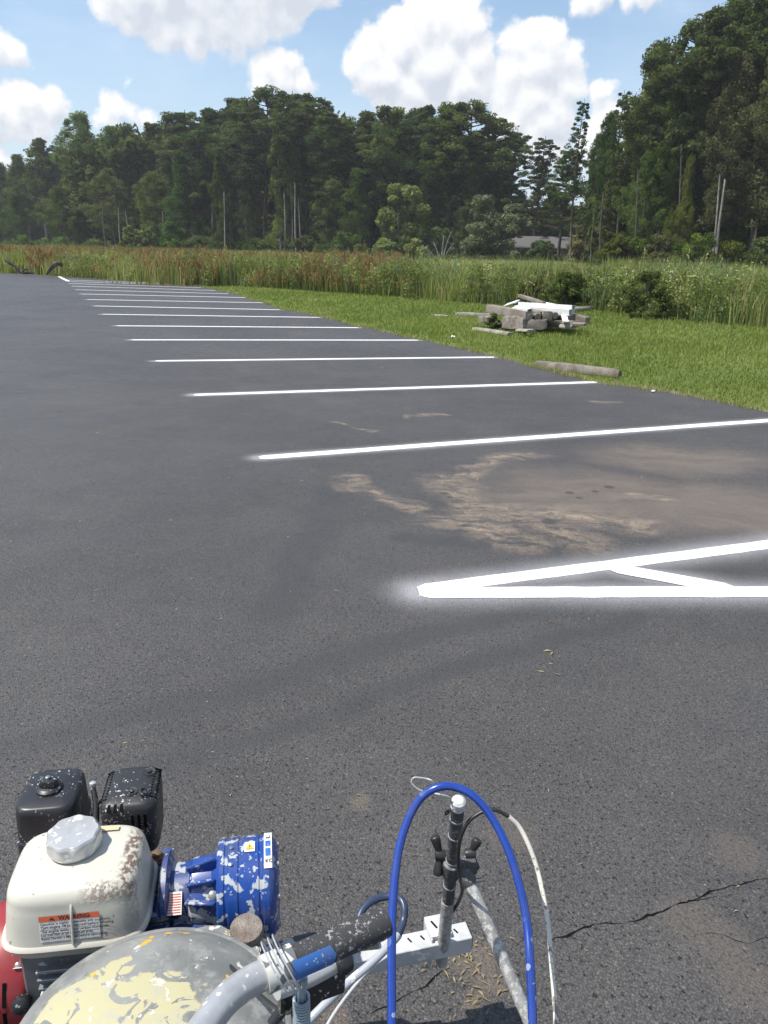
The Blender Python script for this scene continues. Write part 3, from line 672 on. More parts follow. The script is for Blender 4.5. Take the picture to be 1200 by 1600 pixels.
T = [
 # px, top, dist, kind, width, name, label, group, leaf, bark
 (-18,262,150,'broad',.95,'broadleaf_tree','dark broadleaf tree cut by the left edge of the photo',TG,None,None),
 (14,252,150,'broad',.85,'broadleaf_tree','low dark broadleaf tree, second from the left edge',TG,None,None),
 (48,240,148,'tallbroad',.75,'broadleaf_tree','broadleaf tree filling in left of the round topped pine',TG,None,None),
 (74,213,140,'pine',.90,'pine_tree','round topped dark pine standing clear on the left with sky under its crown',TG,None,None),
 (102,226,142,'pineopen',.75,'pine_tree','small open pine beside the round topped pine on the left',TG,None,None),
 (128,238,128,'broad',.85,'broadleaf_tree','leafy tree at the foot of the tall pointed tree on the left',TG,None,None),
 (153,174,122,'tallbroad',.80,'broadleaf_tree','tall pointed feathery green tree highest on the left',TG,BRIGHT,None),
 (186,196,122,'tallbroad',.85,'broadleaf_tree','green tree directly right of the pointed feathery tree',TG,None,None),
 (216,193,120,'broad',.75,'broadleaf_tree','dense dark tree with a rounded head below the small white cloud',TG,None,None),
 (248,188,120,'pine',.95,'pine_tree','dark pine with a flat head right of the small white cloud',TG,None,None),
 (278,174,116,'pine',.95,'pine_tree','dark pine where the skyline first steps up, left of centre',TG,None,None),
 (305,172,116,'pineopen',.85,'pine_tree','open crowned pine in the long dark run left of centre',TG,None,None),
 (332,168,113,'pine',1.0,'pine_tree','broad headed dark pine in the middle of the left run',TG,None,None),
 (290,236,104,'broad',.8,'broadleaf_tree','mid height light green tree in front of the dark pines on the left',TG,None,None),
 (352,240,102,'spire',.9,'broadleaf_tree','narrow green tree with a pale bent trunk left of the tall bare trunks',TG,None,None),
 (362,164,112,'pine',.9,'pine_tree','dark pine left of the highest central pine',TG,None,None),
 (388,150,108,'pine',.9,'pine_tree','pine leaning its crown on the highest central pine',TG,None,None),
 (413,134,103,'pine',.95,'pine_tree','highest central pine with a long straight bare brown trunk',TG,None,None),
 (439,165,99,'spire',.62,'broadleaf_tree','slender tree with a long pale straight trunk at centre left',TG,BRIGHT,PALE),
 (450,142,108,'pineopen',.75,'pine_tree','open ragged pine just right of the highest central pine',TG,None,None),
 (463,225,100,'tallbroad',.5,'broadleaf_tree','thin tree with pale twin stem, right of the long pale trunk',TG,None,PALE),
 (484,140,106,'pine',.95,'pine_tree','dark dome headed pine right of the ragged pine',TG,None,None),
 (512,152,100,'pineopen',1.0,'pine_tree','wide armed pine with a bare leaning trunk, lit green head',TG,None,None),
 (545,182,106,'pine',.9,'pine_tree','pine at the dip of the skyline under the big cloud',TG,None,None),
 (575,172,104,'pine',1.05,'pine_tree','full green pine left end of the rounded central group',TG,None,None),
 (606,165,101,'pine',1.1,'pine_tree','bushy green pine above the bright round tree',TG,None,None),
 (640,168,101,'tallbroad',1.0,'broadleaf_tree','bushy crown in the middle of the rounded central group',TG,None,None),
 (672,163,99,'pine',1.0,'pine_tree','pine of the rounded central group, left of its top',TG,None,None),
 (697,158,98,'pine',1.1,'pine_tree','thick trunked pine whose dark trunk shows above the dead branches',TG,None,None),
 (728,156,98,'pine',1.1,'pine_tree','round headed pine topping the central group',TG,None,None),
 (757,178,98,'pineopen',1.0,'pine_tree','pine sloping down at the right end of the central group',TG,None,None),
 (790,203,96,'pineopen',.95,'pine_tree','open layered pine left of the flat topped one',TG,None,None),
 (829,212,93,'pineopen',.9,'pine_tree','flat topped layered pine standing against the clouds',TG,None,None),
 (560,262,96,'broad',.85,'broadleaf_tree','dark leafy tree behind the left side of the bright round tree',TG,None,None),
 (520,280,98,'broad',.8,'broadleaf_tree','low dark tree at the foot of the leaning trunk',TG,None,None),
 (660,275,97,'broad',.8,'broadleaf_tree','dark leafy tree behind the right side of the bright round tree',TG,None,None),
 (735,255,94,'broad',.85,'broadleaf_tree','dark understorey tree behind the olive shrubs',TG,None,None),
 (855,290,97,'broad',.8,'broadleaf_tree','dark bushy tree behind the low house',TG,None,None),
 (800,300,99,'broad',.8,'broadleaf_tree','dark bushy tree above the left end of the house roof',TG,None,None),
 (245,268,108,'broad',.75,'broadleaf_tree','mid green tree with slanting trunks at left centre',TG,None,None),
 (180,262,110,'tallbroad',.8,'broadleaf_tree','green tree with pale slanting stems near the left shrubs',TG,None,None),
 (100,290,118,'broad',.9,'broadleaf_tree','low dark tree under the small open pine on the left',TG,None,None),
 (30,300,125,'broad',.9,'broadleaf_tree','low lighter green tree near the left edge',TG,None,None),
 (395,285,101,'broad',.6,'broadleaf_tree','low dark tree between the bare trunks left of centre',TG,None,None),
 (893,150,72,'thinpine',1.15,'pine_tree','slender tufted pine standing alone left of the right wood',RG,None,None),
 (931,140,74,'thinpine',1.15,'pine_tree','second slender tufted pine, touching the right wood',RG,None,None),
 (912,225,76,'pineopen',.5,'pine_tree','short layered pine between the two slender pines',RG,None,None),
 (962,150,66,'pineopen',.6,'pine_tree','ragged pine on the left shoulder of the right wood',RG,None,None),
 (872,232,84,'pineopen',1.1,'pine_tree','layered pine filling the gap left of the slender pines',RG,None,None),
 (925,205,80,'pine',.7,'pine_tree','small full pine behind the second slender pine',RG,None,None),
 (944,170,70,'tallbroad',.6,'broadleaf_tree','leafy tree at the very left of the slope of the right wood',RG,None,None),
 (938,280,64,'spire',.75,'broadleaf_tree','vine wrapped narrow tree beside the house end',RG,OLIVE,None),
 (996,62,64,'tallbroad',.72,'broadleaf_tree','tall dark tree forming the left slope of the right wood',RG,None,None),
 (1024,22,62,'pine',.95,'pine_tree','tall dark pine second on the slope of the right wood',RG,None,None),
 (1060,8,60,'pine',.95,'pine_tree','tall pine with a straight bare trunk in the right wood',RG,None,None),
 (1000,235,61,'broad',.7,'broadleaf_tree','dark leafy tree low on the left of the right wood',RG,None,None),
 (1103,-12,61,'tallbroad',.9,'broadleaf_tree','tall dark tree reaching the top edge above the trunks',RG,None,None),
 (1116,75,57,'tallbroad',.8,'broadleaf_tree','olive brown tree on pale paired trunks in the right wood',RG,OLIVE,None),
 (1138,-25,60,'pine',1.0,'pine_tree','pine cut by the top edge, second from the right side',RG,None,None),
 (1172,70,56,'tallbroad',.85,'broadleaf_tree','olive green tree with a slanting trunk near the right edge',RG,OLIVE,None),
 (1190,-35,60,'pine',1.0,'pine_tree','pine cut by the top right corner of the photo',RG,None,None),
 (1225,-20,58,'broad',.9,'broadleaf_tree','dark tree cut by the right edge of the photo',RG,None,None),
 (1060,240,58,'broad',.6,'broadleaf_tree','mid height dark tree behind the straight bare trunk',RG,None,None),
 (1140,235,58,'broad',.65,'broadleaf_tree','dark leafy tree between the pale trunks and the right edge',RG,None,None),
 (1205,230,57,'broad',.7,'broadleaf_tree','dark leafy tree low at the right edge',RG,None,None),
 (1040,130,60,'tallbroad',.7,'broadleaf_tree','green tree in front of the two tallest pines',RG,None,None),
 (1265,-30,58,'pine',1.0,'pine_tree','tall pine just beyond the right side of the photo',RG,None,None),
]
for i, (px, tp, Y, kd, wd_, nm, lb, gp, lf, bk) in enumerate(T):
    tree(nm, px, tp, Y, kd, wd_ * (1.42 if px < 560 and kd != 'spire' else 1.2 if px < 800 else 1.08), lb, 'tree', gp, lf, bk, idx=i * 5 + i // 3)
# extra straight bare trunks that stand in the shade at the wood's edge
def bare_trunk(px, ptop, pbot_dx, Y, r, mt, label):
    b = AT(px + pbot_dx, HOR + ROLL * (px - 600), Y); t = AT(px, ptop, Y); b.z = -.05; bm = bmesh.new()
    o = empty('bare_trunk', b)
    mid = b.lerp(t, .5) + Vector((random.uniform(-.15, .15), 0, 0))
    bm_tube(bm, catmull([b, b.lerp(mid, .5), mid, t], 5), r, 8, rfun=lambda q: r * (1.15 - .6 * q))
    bm_obj('trunk', bm, mt, o)
    tag(o, label, 'tree trunk', 'bare trunks at the edge of the wood')
for a in ((444,300,0,98,.10,PALE,'thin pale trunk close to the right of the long pale one'),(455,290,1,97,.13,BARK,'grey trunk in the middle of the cluster of bare trunks'),(461,285,2,96,.12,PALE,'pale trunk right of the grey one in the cluster'),
          (466,310,3,96,.08,PALE,'rightmost thin pale trunk of the central cluster'),(185,325,4,104,.10,PALE,'slanting pale trunk behind the left shrubs'),(196,330,5,104,.10,PALE,'slanting pale trunk right of its twin behind the left shrubs'),
          (254,330,2,102,.08,PALE,'thin pale trunk right of the light green shrubs'),(350,300,1,100,.10,PALE,'short pale trunk left of the highest central pine'),(160,320,6,106,.14,BARK,'brown leaning trunk under the pointed feathery tree'),
          (997,265,-4,57,.08,BARK,'thin trunk at the left of the right wood'),(1133,280,-11,55,.11,PALE,'pale leaning trunk right of the paired trunks'),(1125,272,-9,55.5,.09,PALE,'thin pale leaning trunk in front of the olive brown tree'),
          (1191,270,-16,55,.09,BARK,'slanting trunk nearest the right edge'),(1065,225,-6,58.5,.10,BARK,'straight light trunk below the tall pines'),(930,320,-3,62,.06,BARK,'thin trunk right of the house roof'),(943,300,-2,62,.07,BARK,'bare trunk beside the vine wrapped tree')):
    bare_trunk(*a)

# bushes: leafy shrubs at the wood's edge and in the marsh
def bush(name, px, ptop, pbase_Y, wpx, leafm, label, group=None, seed=1, per=70, size=.10, z0=-.03, cat='shrub', spiky=False):
    g = np.random.default_rng(seed); rd = random.Random(seed)
    c = AT(px, HOR + ROLL * (px - 600), pbase_Y); c.z = z0; top = AT(px, ptop, pbase_Y).z - z0; rw = wpx / 2 * c.y / F
    o = empty(name, c); cen, rad = [], []; nk = 46
    for i in range(nk):
        t = rd.random() ** .8; a = rd.uniform(0, 6.28); rr = rw * (math.sqrt(max(0, 1 - (t * .95) ** 2.2)) if not spiky else (1 - t * .8)) * rd.random() ** .5 * rd.uniform(.75, 1.12)
        q = rd.uniform(.12, .26) * max(rw, top * .5)
        cen.append((c.x + math.cos(a) * rr, c.y + math.sin(a) * rr, z0 + max(q * .6, t * top - q * .6))); rad.append((q, q, q * .8))
    bm = bmesh.new()
    for i in range(5):
        e = Vector(cen[rd.randrange(nk)]); bm_tube(bm, catmull([c, c.lerp(e, .5) + Vector((0, 0, top * .1)), e], 3), .03, 5, rfun=lambda q: (.035 - .025 * q) * max(1, top / 2.5))
    V, cv = leaves(np.array(cen), np.array(rad), per, size, .45, g)
    bm_obj('stems', bm, BARK, o)
    f = link('foliage', np_mesh('foliage', V, np.arange(len(V)), 4, {'v': cv}), leafm, o)
    return tag(o, label, cat, group)
BG = 'shrubs at the foot of the wood'
bush('round_tree', 627, 287, 88, 88, BRIGHT, 'bright green round headed tree in front of the dark wood at centre', None, 3, 260, .19, cat='tree')
bush('cedar_shrub', 748, 300, 84, 82, VINE, 'olive grey shaggy evergreen left of the house', BG, 4, 240, .15, spiky=True)
bush('cedar_shrub', 797, 318, 85, 62, VINE, 'smaller olive evergreen next to the left end of the roof', BG, 5, 200, .15)
for i, (px, tp, Y, w, mt_, lb) in enumerate([(205,352,98,36,BRIGHT,'light green shrub, left of a group of three under the slanting trunks'),(232,350,98,28,BRIGHT,'light green shrub in the middle of the group of three'),(268,346,97,44,LEAF,'shrub at the right of the group of three'),
     (310,368,97,60,LEAF,'low dark shrub left of the bare trunks'),(90,370,112,70,LEAF,'low dark shrub at the far left wood edge'),(30,366,114,70,LEAF,'dark shrub close to the left edge'),(150,372,108,60,LEAF,'dark shrub under the feathery tree'),
     (395,372,96,50,LEAF,'low shrub at the foot of the highest pine'),(540,362,92,80,LEAF,'wide dark shrub right of the leaning trunk'),(605,377,84,46,BRIGHT,'low yellow green shrub below the round tree'),(480,368,93,50,LEAF,'dark low shrub right of the bare trunks'),
     (680,355,90,60,LEAF,'dark shrub behind the dead branches'),(845,376,84,60,LEAF,'shrub covering the left part of the house wall'),(905,350,80,46,OLIVE,'olive shrub covering the right end of the roof'),
     (960,362,56,60,LEAF,'dark shrub at the left foot of the right wood'),(1000,372,55,60,LEAF,'low shrub under the thin trunk on the right'),(1030,366,54,60,OLIVE,'olive green shrub left of the straight trunk'),(1085,362,53,70,LEAF,'dark shrub right of the straight trunk'),
     (1140,376,52,80,LEAF,'low shrub below the pale paired trunks'),(1200,368,52,80,LEAF,'dark shrub at the right edge of the photo')]):
    bush('shrub', px, tp, Y, w * 1.15, mt_, lb, BG, 20 + i, 110, .15 if Y > 70 else .11)
bush('marsh_shrub', 1022, 424, 21.5, 84, LEAF, 'dark round shrub standing in the reeds on the right', None, 60, 150, .04)
bush('marsh_shrub', 893, 424, 24.5, 78, LEAF, 'leafy green bush in the reeds behind the rubble pile', None, 61, 130, .045)
bush('marsh_shrub', 840, 436, 25.5, 50, OLIVE, 'small dull green bush in the reeds behind the white posts', None, 62, 110, .045)

# the dark wood behind, one mass
def wood():
    cen, rad = [], []
    prof = [(-250,280),(-60,280),(20,270),(100,240),(150,222),(250,208),(400,182),(480,172),(520,190),(560,215),(650,205),(740,215),(800,275),(860,318),(900,320),(950,290),(1000,160),(1060,90),(1200,60),(1500,60)]
    for i in range(5200):
        px = random.uniform(-230, 1480); j = max(q for q in range(len(prof) - 1) if prof[q][0] <= px); a, b = prof[j], prof[j + 1]
        tp = a[1] + (b[1] - a[1]) * (px - a[0]) / (b[0] - a[0]) + random.uniform(-6, 22)
        if i % 4 == 0: tp = 345
        base = 155 if px < 120 else 118 if px < 500 else 110 if px < 760 else 114 if px < 930 else 69
        Y = base + random.uniform(0, 14); hor = HOR + ROLL * (px - 600); t = AT(px, tp, Y).z
        z = t * random.random() ** .75; q = random.uniform(1.2, 2.3) * (1 if px < 930 else .7)
        if px > 780 and px < 930 and z > 7: continue
        c = AT(px, hor, Y); cen.append((c.x, Y, max(z, q * .4))); rad.append((q, q, q * .8))
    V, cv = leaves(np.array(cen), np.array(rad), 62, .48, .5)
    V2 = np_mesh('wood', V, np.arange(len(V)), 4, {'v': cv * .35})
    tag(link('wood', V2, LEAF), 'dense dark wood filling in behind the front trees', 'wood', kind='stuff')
wood()

# grassy bank and weeds between reeds and wood
def bank():
    n = 60000; px = rng.uniform(-120, 1320, n); Y = np.where(px < 120, rng.uniform(95, 112, n), np.where(px < 900, rng.uniform(80, 98, n), rng.uniform(46, 54, n)))
    Yb = Y; x = (px - 600) / F * Yb * 1.06; h = rng.uniform(.5, 1.25, n) * (.6 + .8 * nz2(x, Y, .15, 21)); w = rng.uniform(.04, .10, n) * Y / 90; a = rng.uniform(0, 6.28, n)
    V = np.stack([np.stack([x - np.cos(a) * w, Y - np.sin(a) * w, h * 0 - .03], 1), np.stack([x + np.cos(a) * w, Y + np.sin(a) * w, h * 0 - .03], 1), np.stack([x + rng.normal(0, .15, n), Y, h], 1)], 1)
    v = np.clip(.12 + .4 * nz2(x, Y, .1, 22) + rng.normal(0, .08, n), 0, .62)
    tag(link('bank_grass', np_mesh('bank_grass', V.reshape(-1, 3), np.arange(3 * n), 3, {'v': np.repeat(v, 3)}), REED), 'rough grass at the foot of the wood', 'grass', kind='stuff')
bank()

# dead branches below the thick pine
def snag():
    o = empty('dead_branches', AT(690, 390, 82)); o.location.z = -.05; bm = bmesh.new(); b = o.location.copy()
    for (dx, dz) in ((-1.6, 1.3), (-.9, 2.6), (.2, 3.2), (1.2, 2.4), (.9, 3.6), (-2.1, 2.1), (1.7, 1.2)):
        e = b + Vector((dx, random.uniform(-.5, .5), dz)); m = b.lerp(e, .5) + Vector((0, 0, .35)); bm_tube(bm, catmull([b, m, e], 4), .07, 6, rfun=lambda q: .10 - .075 * q)
        for _ in range(3):
            s = m.lerp(e, random.random()); bm_tube(bm, [s, s + Vector((random.uniform(-.7, .7), 0, random.uniform(.1, .8)))], .02, 4, rfun=lambda q: .035 - .02 * q)
    bm_obj('branches', bm, PALE, o); tag(o, 'tangle of grey dead branches below the thick trunked pine', 'dead branches')
snag()
def drift():
    WOODD = mat('dead_wood', rough=.9, spec=.2, fn=m_bark((.05, .042, .036), (.12, .10, .085)))
    a = [AT(x_, y_, 39.5) for x_, y_ in ((8, 406), (22, 415), (34, 426), (50, 426))]; bm = bmesh.new()
    bm_tube(bm, catmull(a, 5), .1, 7, rfun=lambda q: .055 + .05 * abs(math.sin(q * 9)) * (1 - q)); bm_tube(bm, catmull([AT(34, 425, 39.5), AT(42, 420, 39.4), AT(54, 427, 39.3)], 4), .04, 6)
    tag(bm_obj('fallen_branch', bm, WOODD), 'grey fallen branch lying at the asphalt edge, far left', 'branch')
    bm = bmesh.new(); bm_tube(bm, catmull([AT(73, 429, 38.5), AT(79, 420, 38.5), AT(87, 413, 38.5), AT(94, 412, 38.5), AT(97, 417, 38.5)], 5), .12, 7, rfun=lambda q: .05 + .07 * math.sin(q * 3))
    tag(bm_obj('fallen_log', bm, WOODD), 'dark curved log end sticking up left of the farthest line', 'log')
drift()

# ------------------------------------------------------------------ house
def house():
    ROOFM = mat('roof_shingle', rough=.9, fn=lambda k, b: k.l.new(k.mix(k.noise(obco(k), 1.5, 4, .6), (.065, .062, .060), (.11, .105, .10)), b.inputs['Base Color']))
    BR = mat('brick_red', rough=.9, fn=lambda k, b: (lambda t: (k.l.new(obco(k), t.inputs[0]), k.l.new(t.outputs[0], b.inputs['Base Color'])))(brick(k)))
    WH = mat('white_trim', (.6, .6, .58), .6); GL = mat('window_glass', (.02, .025, .03), .1)
    Y = 88; L_ = AT(806, 385, Y).x; Rr = AT(938, 385, Y).x; z1 = AT(870, 387, Y).z; z2 = AT(870, 371, Y).z; o = empty('house', ((L_ + Rr) / 2, Y, -.03))
    w = Rr - L_; cx = (L_ + Rr) / 2
    box('wall', w - .8, 6, z1, Matrix.Translation((cx, Y + 3.6, z1 / 2)), BR, o, 0)
    bm = bmesh.new(); pr = [(-.1, z1 - .05), (4.0, z2), (7.8, z1 - .05), (7.8, z1 + .1), (4.0, z2 + .15), (-.1, z1 + .1)]; rings = []
    for xx in (L_ - .3, Rr + .3): rings.append([bm.verts.new((xx, Y + p, z)) for p, z in pr])
    for q in range(6): bm.faces.new((rings[0][q], rings[0][(q + 1) % 6], rings[1][(q + 1) % 6], rings[1][q]))
    bm.faces.new(rings[0]); bm.faces.new(rings[1][::-1]); bm_obj('roof', bm, ROOFM, o, sm=False)
    box('eave_board', w + .5, .05, .16, Matrix.Translation((cx, Y - .14, z1 + .02)), WH, o, 0)
    for xx in (-.28, -.02, .25):
        f = box('window', 1.0, .08, 1.0, Matrix.Translation((cx + w * xx, Y + .57, z1 * .62)), WH, o, .01); box('pane', .84, .04, .84, Matrix.Translation((cx + w * xx, Y + .52, z1 * .62)), GL, f, 0)
    tag(o, 'low brick house with a grey shingle roof in the gap between the woods', 'house')
def brick(k):
    t = k.new('ShaderNodeTexBrick'); t.inputs['Color1'].default_value = (.22, .085, .055, 1); t.inputs['Color2'].default_value = (.30, .12, .08, 1); t.inputs['Mortar'].default_value = (.35, .32, .28, 1); t.inputs['Scale'].default_value = 2.5; return t
house()

# ------------------------------------------------------------------ concrete and lumber
def m_conc(c1, c2, sc=6):
    def fn(k, b):
        p = obco(k); n_ = k.noise(p, sc, 6, .65); f = k.noise(p, sc * 14, 3, .6)
        c = k.mix(k.ss(n_, .35, .65), c1, c2); c = k.mix(k.m('MULTIPLY', k.ss(f, .5, .7), .5), c, tuple(q * .45 for q in c1))
        k.l.new(c, b.inputs['Base Color']); k.l.new(k.bump(k.m('ADD', n_, f), .6, .012), b.inputs['Normal'])
    return fn
CONC = mat('weathered_concrete', rough=.9, spec=.2, fn=m_conc((.20, .185, .155), (.33, .31, .27)))
CONCD = mat('dark_concrete', rough=.9, spec=.2, fn=m_conc((.13, .11, .09), (.24, .215, .185)))
LUMB = mat('grey_lumber', rough=.85, spec=.2, fn=m_conc((.17, .145, .12), (.28, .25, .215), 3))
PVC = mat('white_vinyl', rough=.4, fn=m_conc((.70, .70, .69), (.80, .80, .79), 3)); INNER = mat('hollow_dark', (.03, .03, .03), .9)
def block(name, a, b, w, h, mt, label, cat, group=None, top=.6, rough_=.012):
    """a rough parking block from a to b with a trapezoid section"""
    d = b - a; L = d.length; x_ = d.normalized(); M = frame(a, x_, z=(0, 0, 1)); bm = bmesh.new(); n_ = max(4, int(L / .12)); rings = []
    prof = [(-.5, 0), (-.5, .35), (-.5 * top - .07, .9), (-.5 * top, 1), (.5 * top, 1), (.5 * top + .07, .9), (.5, .35), (.5, 0)]
    for i in range(n_ + 1):
        t = i / n_; e = .9 if i in (0, n_) else 1; ring = []
        for q, (u, v) in enumerate(prof):
            p = Vector((L * t, u * w * e, v * h * e)); jj = noise.noise_vector((a + p) * 5) * rough_ ; ring.append(bm.verts.new(M @ (p + jj)))
        rings.append(ring)
    for r0, r1 in zip(rings, rings[1:]):
        for q in range(8): bm.faces.new((r0[q], r0[(q + 1) % 8], r1[(q + 1) % 8], r1[q]))
    bm.faces.new(rings[0][::-1]); bm.faces.new(rings[-1])
    return tag(bm_obj(name, bm, mt, ang=35), label, cat, group)
def beam(name, a, b, w, h, mt, label, cat='board', group=None, hollow=False, tilt=0):
    d = b - a; M = frame((a + b) / 2, d.normalized(), z=(0, 0, 1)) @ Matrix.Rotation(tilt, 4, 'X'); L = d.length; bm = bmesh.new()
    if hollow:
        t = .008; rings = []
        for xx, sc in ((-L / 2 + .12, -1), (-L / 2, -1), (-L / 2, 0), (L / 2, 0), (L / 2, -1), (L / 2 - .12, -1)):
            k_ = t if sc else 0; rings.append([bm.verts.new(M @ Vector((xx, sy * (w / 2 - k_), sz * (h / 2 - k_)))) for sy, sz in ((-1, -1), (1, -1), (1, 1), (-1, 1))])
        for r0, r1 in zip(rings, rings[1:]):
            for q in range(4): bm.faces.new((r0[q], r0[(q + 1) % 4], r1[(q + 1) % 4], r1[q]))
        bm.faces.new(rings[0]); bm.faces.new(rings[-1])
    else: bm_box(bm, L, w, h, M, .006, 2)
    o = tag(bm_obj(name, bm, mt, sm=not hollow), label, cat, group)
    return o
# wheel stop on the edge of the lot
block('parking_block', G(838, 574, -.02), G(968, 589, -.02), .16, .105, CONCD, 'long weathered concrete wheel stop lying at the grass edge', 'parking block')
block('parking_block', G(742, 516, -.02), G(797, 524, -.02), .20, .07, CONC, 'pale concrete block half sunk in the lawn in front of the pile', 'parking block', 'loose blocks near the pile')
block('parking_block', G(712, 493, -.02), G(765, 495, -.02), .20, .09, CONC, 'pale concrete block in the grass left of the pile', 'parking block', 'loose blocks near the pile')
block('parking_block', G(676, 494, -.03), G(700, 496, -.03), .16, .06, CONC, 'small concrete piece in the grass, farthest left of the pile', 'parking block', 'loose blocks near the pile')
block('concrete_slab', G(776, 511, -.02), G(792, 512, -.02), .2, .09, CONC, 'small pale concrete lump at the foot of the pile', 'rubble', 'rubble of the pile')
block('concrete_slab', G(880, 487, 0), G(925, 483, 0), .25, .10, CONC, 'pale slab lying in the grass behind the pile', 'rubble', 'rubble of the pile')
PG = 'rubble of the pile'; PY = 17.6
def PP(x, y, Y): return AT(x, y, Y)
gz = lambda x, y: G(x, y, 0)
block('concrete_block', PP(790, 509, 17.2), PP(824, 514, 16.5), .30, .24, CONCD, 'big brown concrete block at the front left of the pile', 'rubble', PG, .8, .05)
block('concrete_block', PP(822, 515, 16.6), PP(852, 512, 16.6), .28, .2, CONCD, 'dark broken block in the middle foot of the pile', 'rubble', PG, .8, .05)
block('concrete_block', PP(752, 502, 18.0), PP(766, 503, 17.4), .18, .13, CONCD, 'brown block at the left tip of the pile', 'rubble', PG, .8, .05)
block('concrete_block', PP(846, 512, 17.1), PP(905, 509, 16.9), .34, .12, CONCD, 'dark block under the right end of the pile', 'rubble', PG, .8, .05)
block('concrete_slab', PP(812, 517, 16.2), PP(830, 518.5, 15.9), .3, .05, CONC, 'flat grey slab fragment in front of the pile', 'rubble', PG)
block('concrete_slab', PP(878, 511, 16.6), PP(896, 513, 16.4), .25, .07, CONC, 'pale broken slab at the right foot of the pile', 'rubble', PG)
beam('timber', PP(765, 482, 17.9), PP(827, 493, 16.5), .19, .17, LUMB, 'thick weathered grey timber lying across the left of the pile', 'timber', PG)
beam('timber', PP(868, 494, 17.6), PP(838, 493, 16.6), .17, .17, LUMB, 'short grey timber with its sawn end showing, mid pile', 'timber', PG)
beam('timber', PP(842, 490, 17.9), PP(856, 494, 16.5), .19, .19, CONCD, 'dark round ended timber below the white posts', 'timber', PG)
beam('timber', PP(860, 486, 17.6), PP(918, 501, 16.7), .16, .14, LUMB, 'long grey timber reaching out to the right of the pile', 'timber', PG)
beam('timber', PP(800, 497, 17.6), PP(900, 500, 17.4), .2, .16, CONCD, 'dark timber lying under the white posts', 'timber', PG)
beam('timber', PP(812, 462, 18.6), PP(850, 474, 17.6), .10, .07, LUMB, 'slim grey board angled up at the back of the pile', 'timber', PG)
beam('vinyl_post', PP(806, 482, 17.6), PP(892, 488, 16.5), .13, .13, PVC, 'long hollow white post on top of the pile', 'fence post', PG, True, .1)
beam('vinyl_post', PP(812, 476.5, 18.0), PP(896, 482, 16.9), .13, .13, PVC, 'second hollow white post, farther back on top of the pile', 'fence post', PG, True, -.1)
beam('vinyl_post', PP(804, 484, 17.1), PP(828, 487, 16.5), .12, .12, PVC, 'short white post end at the left of the long white posts', 'fence post', PG, True, .2)
beam('vinyl_post', PP(790, 477, 18.2), PP(808, 471, 17.6), .14, .03, PVC, 'flat white vinyl panel piece tilted at the back left', 'vinyl panel', PG, False, .5)
beam('vinyl_post', PP(881, 492, 16.6), PP(884, 503, 16.3), .12, .03, PVC, 'torn white vinyl piece hanging at the right of the pile', 'vinyl panel', PG)
for i, (p0, p1, w_, h_, m_, lb_) in enumerate([(PP(783, 487, 17.6), PP(846, 497, 16.9), .15, .05, LUMB, 'thin weathered plank under the thick timber'), (PP(826, 487, 18.2), PP(905, 494, 17.4), .14, .04, LUMB, 'thin plank below the long white posts'),
    (PP(775, 506, 17.0), PP(812, 503, 17.6), .12, .04, CONC, 'thin pale plank sticking out at the left foot'), (PP(858, 505, 16.9), PP(915, 507, 16.2), .12, .05, LUMB, 'grey plank end lying low at the right foot'),
    (PP(832, 470, 18.2), PP(874, 478, 17.4), .09, .04, PVC, 'narrow white strip behind the white posts')]): beam('board', p0, p1, w_, h_, m_, lb_, 'board', PG, False, random.uniform(-.3, .3))
for i, (px_, py_, lb_) in enumerate([(840, 495, 'round log end, left of three in the pile'), (853, 492, 'round log end, middle of three in the pile'), (868, 493, 'round log end, right of three in the pile')]):
    e = PP(px_, py_, 16.55); tag(tube('log', [e, e + Vector((-.25, .9, .02))], .068, CONCD, None, 14, 2), lb_, 'log', PG)
bush('weed_clump', 779, 490, 17.1, 22, LEAF, 'green weeds growing against the left of the pile', None, 90, 60, .03, cat='weed')
# litter
def litter(px, py, s, mt, name, label, seed):
    c = G(px, py, .02); bm = bmesh.new(); bmesh.ops.create_icosphere(bm, subdivisions=2, radius=s, matrix=Matrix.Translation(c))
    for v in bm.verts: d = v.co - c; d *= 1 + .6 * noise.noise(v.co * 40 + Vector((seed, 0, 0))); d.z *= .55; v.co = c + d
    tag(bm_obj(name, bm, mt, sm=False), label, 'litter')
litter(708, 526, .045, PVC, 'litter', 'crumpled white litter on the grass between pile and lines', 1)
litter(1021, 611, .022, PVC, 'litter', 'tiny white scrap on the grass edge right of the wheel stop', 2)
